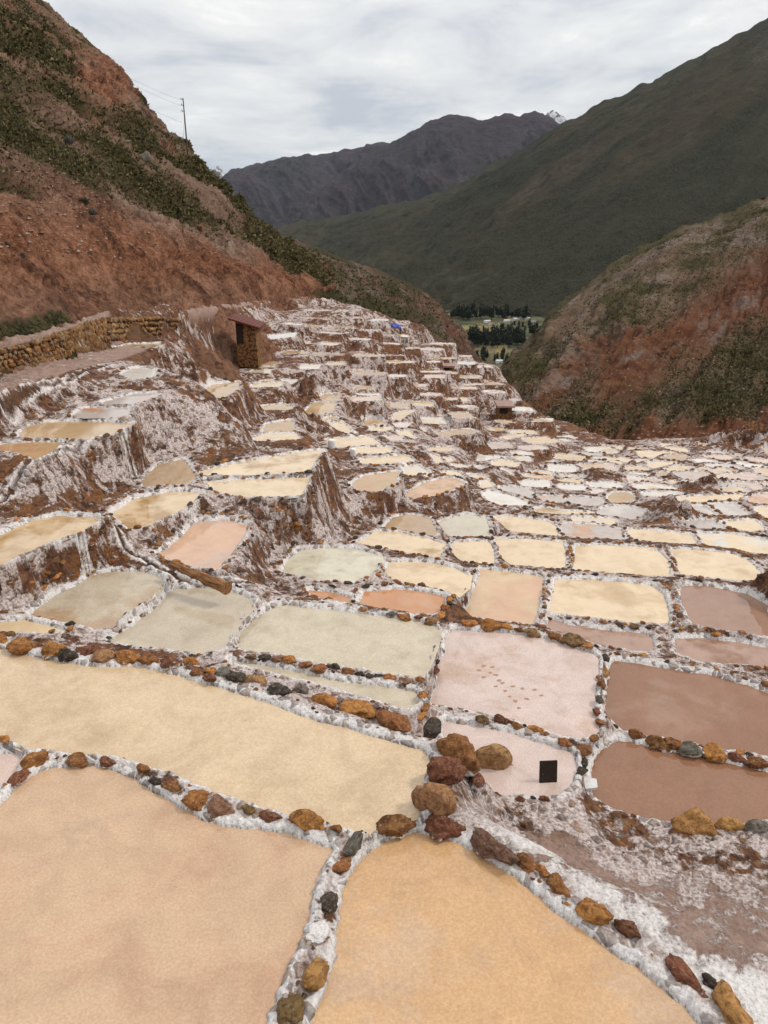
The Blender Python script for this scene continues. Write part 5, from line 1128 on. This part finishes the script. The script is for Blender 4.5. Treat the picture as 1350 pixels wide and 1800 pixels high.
# wooden log bridging the canal
def surf(x, y): h = ray_hit(x, y); return h[0]
M_LOG = NT('weathered_log_wood'); lq = M_LOG.coord('Object', (3, 30, 30)); ln = M_LOG.noise(lq, 1.0, 6, .65, .4)
M_LOG.base(M_LOG.ramp(ln, [(.36, c3(.07, .03, .014)), (.5, c3(.20, .09, .036)), (.64, c3(.32, .17, .08))])); M_LOG.bump(ln, .8, .02)
a = at_z(300, 991, -5.50); e = at_z(399, 1034, -5.62); L_ = Vector(e - a).length; lm = []
lm = tube_mesh('wooden_log', [(L_ * k / 12, .012 * math.sin(k * 1.3), .010 * math.sin(k * 2.1)) for k in range(13)], [.055 + .052 * (k / 12) + .006 * math.sin(k * 2.7) for k in range(13)], 14)
lo = link('wooden_log', lm, M_LOG.m, None, a); lo.rotation_euler = Vector(e - a).to_track_quat('X', 'Z').to_euler(); tag(lo, 'thick brown wooden log lying over the canal below the peach pond', 'log')
# narrow plank by the thin orange strip
a = at_z(574, 1058, -6.2); e = at_z(624, 1068, -6.25); L_ = Vector(e - a).length
M_PLANK = mat_plain('grey_plank_wood', c3(.40, .32, .25), .8, .3, 14, .004)
po = link('wooden_plank', box_mesh('wooden_plank', L_, .09, .03, .004, .002), M_PLANK, None, (a + e) / 2 + np.array([0, 0, .03])); po.rotation_euler = Vector(e - a).to_track_quat('X', 'Z').to_euler(); tag(po, 'narrow pale plank lying beside the thin orange strip of water', 'plank')
# black board standing at the pink pond
b = surf(963, 1386); k = np.linalg.norm(b) / FPX
root = empty('black_board', b); tag(root, 'upright black wooden board standing at the near edge of the pink pond', 'board')
root.rotation_euler = (math.radians(-12), 0, math.radians(4))
bd = link('panel', box_mesh('panel', 29 * k, .025, 52 * k, .004, .002), M_DARK, root, (0, 0, 22 * k))
for j in (-1, 1): link('nail_head', tube_mesh('nail_head', [(0, -.012, 0), (0, -.018, 0)], [.005, .005], 8), M_METAL, bd, (-.07, 0, j * .03))
# white slab
b = surf(1029, 1380); k = np.linalg.norm(b) / FPX
wo = bpy.data.meshes.new('white_slab'); pq_ = [(-.5, -.25), (.35, -.42), (.55, .0), (.1, .35), (-.35, .3)]
wo.from_pydata([(x * 36 * k, y * 36 * k, z) for z in (-.02, .018) for x, y in pq_], [], [(4, 3, 2, 1, 0), (5, 6, 7, 8, 9)] + [(i, (i + 1) % 5, 5 + (i + 1) % 5, 5 + i) for i in range(5)])
w2 = link('white_slab', wo, mat_plain('white_salt_slab', c3(.60, .58, .58), .8, .25, 20, .01), None, b + np.array([0, 0, .02])); w2.rotation_euler = (.12, -.1, .3); tag(w2, 'flat white slab wedged between the pink pond and the brown pond', 'slab')
# white salt sacks on the terrace corner
M_SACK = mat_plain('woven_white_sack', c3(.72, .71, .70), .85, .12, 40, .006)
def sack_mesh(w, h, seed):
    n, m = 20, 12; V, F = [], []; r = np.random.default_rng(seed); ph = r.uniform(0, 6, 4)
    for i in range(m + 1):
        f = i / m; rad = w * .5 * (1 + .05 * math.sin(f * 3.1)) * (1 if f < .9 else 1 - (f - .9) * 2.0)
        for k in range(n):
            a = 6.2832 * k / n; q = rad * (1 + .06 * math.sin(3 * a + ph[0] + f * 2) + .04 * math.sin(7 * a + ph[1]))
            V.append((q * math.cos(a), q * .85 * math.sin(a), h * f))
    for i in range(m):
        for k in range(n): F.append((i * n + k, i * n + (k + 1) % n, (i + 1) * n + (k + 1) % n, (i + 1) * n + k))
    F += [tuple(range(n))[::-1], tuple(range(m * n, m * n + n))]
    me = bpy.data.meshes.new('salt_sack'); me.from_pydata(V, [], F); me.update()
    for p in me.polygons: p.use_smooth = len(p.vertices) == 4
    return me
for x, y, w, h, lab in [(583, 789, 12, 16, 'white salt sack on the terrace corner, nearer the cream pond'), (621, 801, 10, 14, 'smaller white salt sack standing by the row of dark stones')]:
    hit = ray_hit(x, y); k = hit[2] / FPX
    o = link('salt_sack', sack_mesh(w * k, h * k, int(x)), M_SACK, None, hit[0] + np.array([0, 0, -.02])); tag(o, lab, 'sack', 'salt sacks')

# ---------------------------------------------------------------- plants
def leaf_cloud(name, n, size, shape, seed, mat, hang=0.0):
    r = np.random.default_rng(seed); out = []
    u = r.normal(size=(n, 3)); u /= np.linalg.norm(u, axis=1)[:, None]; u[:, 2] = np.abs(u[:, 2]) * 1.0
    rad = r.uniform(.35, 1.0, n) ** .6
    lump = 1 + .35 * np.sin(u[:, 0] * 5 + seed) * np.cos(u[:, 1] * 4 + seed * 2) + .25 * np.sin(u[:, 2] * 7 + seed)
    C = u * rad[:, None] * lump[:, None] * np.array(shape)
    a = r.normal(size=(n, 3)); a /= np.linalg.norm(a, axis=1)[:, None]; b = np.cross(a, r.normal(size=(n, 3))); b /= np.linalg.norm(b, axis=1)[:, None]
    s = size * r.uniform(.6, 1.4, n)[:, None]
    V = np.stack([C - a * s, C + b * s * .6, C + a * s, C - b * s * .6], 1).reshape(-1, 3)
    me = mesh_np(name, V, np.arange(4 * n).reshape(-1, 4), smooth=False); me.materials.append(mat); return me
M_BUSH = mat_leaf('dry_shrub_leaves', c3(.030, .029, .011), c3(.115, .098, .040)); M_BUSH2 = mat_leaf('grey_olive_leaves', c3(.045, .040, .018), c3(.15, .122, .060))
M_GRASS = mat_leaf('dry_bunch_grass', c3(.050, .040, .014), c3(.19, .145, .062))
BUSH = [leaf_cloud('bush_leaves', 1000, .048, (1, .9, .75), 40 + i, M_BUSH if i < 4 else M_BUSH2) for i in range(6)]
def scatter(V, px, py, weight, n, seed, ymax=620, xmin=-60, xmax=1420):
    nb, na = px.shape; ok = (px > xmin) & (px < xmax) & (py > -40) & (py < ymax)
    # weight by the area seen in the picture so that near and far ground get a like density
    ax = np.abs(np.gradient(px, axis=1)); ay = np.abs(np.gradient(py, axis=0)); w = (weight * ax * ay * ok).ravel(); w = w / w.sum()
    return V.reshape(-1, 3)[np.random.default_rng(seed).choice(nb * na, n, p=w, replace=False)]
def bushes(P, smin, smax, label, group, seed):
    r = random.Random(seed)
    for p in P:
        d = np.linalg.norm(p); s = r.uniform(smin, smax) * (.35 + .65 * r.random()) * min(1.2, max(.4, d / 85))
        o = link('bush', BUSH[r.randrange(6)], None, None, tuple(p + np.array([0, 0, -.12 * s]))); o.scale = (s, s * r.uniform(.8, 1.2), s * r.uniform(.6, 1.0)); o.rotation_euler = (0, 0, r.uniform(0, 6.28)); qx, qy = pixel_of(np.asarray(p))
        if qx < 640: where = 'high up in the upper left corner' if qy < 150 else 'near the foot of the utility pole' if qx > 250 and qy < 340 else 'at the right end above the road' if qx > 300 else 'at the left edge of the slope' if qx < 60 else 'in the dark band across the slope'
        else: where = 'on the tan upper slope near its crest' if qy < 520 else 'in the dark green patch low at the right edge' if qx > 1180 else 'low down just above the gully' if qy > 640 else 'on the middle of the slope'
        tag(o, label + ', ' + where, 'bush', group)
pxh, pyh = pixel_of(Vh); vis = (bh < 1.01)[:, None] & (bh > .16)[:, None]
wv = np.clip(veg - .45, 0, 1) ** 1.3 * vis
bushes(scatter(Vh, pxh, pyh, wv * (pyh < 470), 130, 3), .5, 1.5, 'dark olive shrub on the red hillside', 'shrubs of the red hillside', 1)
vr = rh_att(V_rh, np.linspace(0, 1, 420)[None] * np.ones((320, 1)), np.linspace(0, 1.2, 320)[:, None] * np.ones((1, 420)), px_rh, py_rh)[0]
visr = (np.linspace(0, 1.2, 320) < 1.0)[:, None]
bushes(scatter(V_rh, px_rh, py_rh, np.clip(vr - .35, 0, 1) * visr, 140, 4, 800, 880), .8, 2.4, 'dark green shrub across the gully', 'shrubs across the gully', 2)
def tuft_mass(name, P, h, mat, seed, blades=5):
    """low clumps: short broad leaves pointing every way"""
    r = np.random.default_rng(seed); n = len(P); P = np.repeat(P, blades, 0); m = len(P)
    hh = np.repeat(h * r.uniform(.4, 1.3, n), blades) * r.uniform(.6, 1.2, m) * np.clip(np.linalg.norm(P, axis=1) / 75, .3, 1.5)
    d = r.normal(size=(m, 3)); d[:, 2] = np.abs(d[:, 2]) * .8 + .15; d /= np.linalg.norm(d, axis=1)[:, None]
    side = np.cross(d, r.normal(size=(m, 3))); side /= np.linalg.norm(side, axis=1)[:, None]
    b = P + r.normal(size=(m, 3)) * (hh * .35)[:, None] * [1, 1, .3]; tip = b + d * hh[:, None]; w = (hh * r.uniform(.16, .34, m))[:, None]
    V = np.stack([b, b + d * (hh * .5)[:, None] + side * w, tip, b + d * (hh * .5)[:, None] - side * w], 1).reshape(-1, 3)
    return link(name, mesh_np(name, V, np.arange(4 * m).reshape(-1, 4), smooth=False), mat)
tag(tuft_mass('dry_grass', scatter(Vh, pxh, pyh, np.clip(veg - .25, 0, 1) * vis, 14000, 5), .30, M_GRASS, 6), 'dry bunch grass covering the red hillside', 'grass', kind='stuff')
tag(tuft_mass('low_scrub', scatter(Vh, pxh, pyh, np.clip(veg - .42, 0, 1) * vis, 7000, 15), .32, M_BUSH2, 16, 6), 'low dark scrub between the shrubs of the red hillside', 'scrub', kind='stuff')
tag(tuft_mass('low_scrub', scatter(V_rh, px_rh, py_rh, np.clip(vr - .05, 0, 1) * visr, 14000, 7, 800, 880), .30, M_BUSH2, 8), 'low scrub speckling the hillside across the gully', 'scrub', kind='stuff')
viss = (np.linspace(0, 1.2, 240) < 1.0)[:, None]
tag(tuft_mass('low_scrub', scatter(V_sp, px_sp, py_sp, np.ones_like(px_sp) * viss, 9000, 9, 690, 380, 880), .34, M_BUSH, 10), 'low scrub speckling the brown spur', 'scrub', kind='stuff')
def scree(name, P, size, mat, seed):
    r = np.random.default_rng(seed); n = len(P); o = np.array([(1, 0, 0), (0, 1, 0), (-1, 0, 0), (0, -1, 0), (0, 0, 1), (0, 0, -1)], float)
    sc_ = (size * r.uniform(.3, 1.0, (n, 1, 1)) ** 1.5) * r.uniform(.6, 1.2, (n, 6, 1)); V = P[:, None] + o[None] * sc_ * [1, 1, .7]
    f = np.array([(0, 1, 4), (1, 2, 4), (2, 3, 4), (3, 0, 4), (1, 0, 5), (2, 1, 5), (3, 2, 5), (0, 3, 5)]); F = (f[None] + 6 * np.arange(n)[:, None, None]).reshape(-1, 3)
    return link(name, mesh_np(name, V.reshape(-1, 3), F, smooth=False), mat)
M_SCREE = mat_leaf('broken_rock', c3(.10, .055, .035), c3(.36, .26, .20))
tag(scree('scattered_rocks', scatter(Vh, pxh, pyh, (1.1 - veg) * vis, 2600, 25), .13, M_SCREE, 26), 'loose broken rock strewn over the red hillside', 'rocks', kind='stuff')
tag(scree('scattered_rocks', scatter(V_rh, px_rh, py_rh, (1.2 - vr) * visr, 2000, 27, 800, 880), .28, M_SCREE, 28), 'loose rock strewn over the hillside across the gully', 'rocks', kind='stuff')
# agaves: rosettes of stiff pointed leaves
M_AGAVE = mat_leaf('grey_agave_leaves', c3(.07, .075, .065), c3(.20, .20, .18))
def agave_mesh(n, seed):
    r = random.Random(seed); V, F = [], []
    for k in range(n):
        a = k * 2.4; el = .15 + 1.25 * (k / n) ; L = r.uniform(.8, 1.0) * (1 - .25 * k / n); w = .085; s = Vector((-math.sin(a), math.cos(a), 0)); d = Vector((math.cos(a) * math.cos(el), math.sin(a) * math.cos(el), math.sin(el))); up = d.cross(s)
        i = len(V); V += [s * w * .7, -s * w * .7, d * L * .45 + s * w - up * .03, d * L * .45 - s * w - up * .03, d * L, d * L * .45 + up * -.07]
        F += [(i, i + 1, i + 5), (i, i + 5, i + 2), (i + 1, i + 3, i + 5), (i + 2, i + 5, i + 4), (i + 5, i + 3, i + 4)]
    me = bpy.data.meshes.new('agave_leaves'); me.from_pydata(V, [], F); me.update(); me.materials.append(M_AGAVE); return me
AG = [agave_mesh(34, i) for i in range(3)]
def hill_at(x, y):
    d = (pxh - x) ** 2 + (pyh - y) ** 2 + 1e6 * (~vis); k = int(d.argmin()); return Vh.reshape(-1, 3)[k]
for x, y, w, lab in [(152, 356, 26, 'grey spiky agave clump, upper of two on the tan slope'), (160, 376, 30, 'grey spiky agave clump, lower of two on the tan slope'), (122, 252, 30, 'pale agave rosette among the shrubs high on the slope'), (56, 472, 18, 'small dark agave near the red cut bank'), (8, 432, 20, 'small agave at the left edge of the slope'), (30, 228, 24, 'agave beside the shrubs at the left edge'), (180, 520, 14, 'tiny agave above the road'), (45, 240, 20, 'grey agave on the tan rocks')]:
    p = hill_at(x, y); s = w * np.linalg.norm(p) / FPX * .6
    o = link('agave', AG[x % 3], None, None, tuple(p)); o.scale = (s, s, s * .8); o.rotation_euler = (.2, .35, x); tag(o, lab, 'agave', 'agaves on the hillside')
for x, y, w, c, lab in [(240, 304, 66, 'g', 'large grey boulder set in the middle of the shrubby slope'), (350, 405, 34, 'm', 'brown rock ledge above the bare red slope'), (265, 312, 30, 'g', 'smaller grey boulder below the large one'), (4, 592, 20, 'g', 'grey boulder at the left edge by the road')]:
    p = hill_at(x, y); s = w * np.linalg.norm(p) / FPX * .5
    o = link('boulder', ST_NEAR[x % 14], None, None, tuple(p)); o.scale = (s * 1.1, s * .8, s * .8); o.rotation_euler = (.3, .6, 2.2); c = SC[c]; o.color = (c[0] * 1.3, c[1] * 1.2, c[2] * 1.15, 1); o['salt_amount'] = -1.0; tag(o, lab, 'boulder', 'boulders on the hillside')

# ---------------------------------------------------------------- the valley: groves, fields, houses
M_TREE = mat_leaf('dark_eucalyptus_leaves', c3(.008, .012, .006), c3(.030, .036, .018)); M_TRUNK = mat_plain('pale_bark', c3(.16, .13, .10), .9, .3, 3, .0)
CR = [leaf_cloud('crown', 260, .14, (.42, .42, 1.05), 70 + i, M_TREE) for i in range(4)]
TRK = tube_mesh('trunk', [(0, 0, 0), (.01, 0, .5), (0, .01, 1.0)], [.030, .022, .01], 6); TRK.materials.append(M_TRUNK)
def tree(x, y, h, label, group):
    p = at_z(x, y, ZV); root = empty('eucalyptus_tree', p); tag(root, label, 'tree', group)
    t = link('trunk', TRK, None, root); t.scale = (h, h, h)
    c = link('crown', CR[rs.randrange(4)], None, root, (0, 0, h * .22)); q = h * .42 * rs.uniform(.8, 1.2); c.scale = (q * 1.25, q * 1.25, h * .62); c.rotation_euler = (0, 0, rs.uniform(0, 6.28))
for k in range(34): tree(rs.uniform(788, 925), rs.uniform(556, 563), rs.uniform(20, 44), 'dark tree of the back grove at the foot of the green mountain', 'back grove in the valley')
for k in range(64): x = rs.uniform(822, 950); tree(x, rs.uniform(594, 612) - .1 * max(0, x - 900), rs.uniform(22, 38), 'dark tree of the middle grove on the valley floor', 'middle grove in the valley')
for k in range(26): tree(rs.uniform(838, 915), rs.uniform(620, 640), rs.uniform(12, 20), 'small dark tree of the front grove near the valley mouth', 'front grove in the valley')
for k in range(22): tree(rs.uniform(865, 965), rs.uniform(572, 582), rs.uniform(12, 22), 'tree between the hamlet and the middle grove', 'trees by the hamlet')
M_FIELD = mat_plain('dry_grass_field', c3(.17, .135, .055), .95, .3, .02, 0); M_FIELD2 = mat_plain('green_field', c3(.075, .085, .03), .95, .3, .02, 0)
for pl, m in [([(812, 572), (868, 573), (862, 583), (838, 592), (818, 588)], M_FIELD), ([(872, 608), (892, 607), (890, 622), (870, 624)], M_FIELD), ([(868, 574), (905, 576), (895, 582), (866, 582)], M_FIELD2)]:
    me = bpy.data.meshes.new('field'); me.from_pydata([tuple(at_z(x, y, ZV + .5)) for x, y in pl], [], [tuple(range(len(pl)))]); tag(link('field', me, m), kind='structure')
M_WHITEW = mat_plain('whitewashed_wall', c3(.62, .60, .57), .9, .1, .2, 0); M_TILE = mat_plain('brown_roof_tile', c3(.20, .12, .085), .9, .25, .3, 0); M_TIN = mat_plain('pale_tin_roof', c3(.50, .50, .50), .6, .15, .3, 0)
def house(x, y, w, d, h, rot, tin, lab):
    p = at_z(x, y, ZV); root = empty('house', p); root.rotation_euler = (0, 0, rot); tag(root, lab, 'house', 'houses in the valley')
    link('wall', box_mesh('wall', w, d, h), M_WHITEW, root, (0, 0, h / 2))
    me = bpy.data.meshes.new('roof'); a, b, z0, z1 = w * .55, d * .58, h, h + d * .28
    me.from_pydata([(-a, -b, z0), (a, -b, z0), (a, b, z0), (-a, b, z0), (-a, 0, z1), (a, 0, z1)], [], [(0, 1, 5, 4), (2, 3, 4, 5), (0, 4, 3), (1, 2, 5), (3, 2, 1, 0)]); link('roof', me, M_TIN if tin else M_TILE, root)
    link('door', box_mesh('door', 1.6, .2, 2.6), M_DARK, root, (w * .1, -d / 2 - .06, 1.3))
    for k in (-1, 1): link('window', box_mesh('window', 1.4, .2, 1.3), M_DARK, root, (k * w * .32, -d / 2 - .06, h * .58))
for x, y, w, tin, lab in [(856, 567, 18, 1, 'long white house at the far edge of the yellow field'), (862, 571, 14, 0, 'low house below the long white one'), (890, 566, 16, 1, 'bright white house, first of the hamlet row'), (897, 564, 14, 0, 'white house, second of the hamlet row'), (905, 563, 12, 1, 'white house, third of the hamlet row'), (913, 561, 12, 0, 'brown roofed house in the middle of the hamlet'), (926, 562, 14, 1, 'white house at the right of the hamlet'), (938, 566, 12, 0, 'last house of the hamlet beside the hillside'), (877, 638, 13, 1, 'white roofed house at the mouth of the valley'), (880, 570, 10, 0, 'small house under the hamlet row')]:
    house(x, y, w, 8, 5, rs.uniform(-.5, .5), tin, lab)
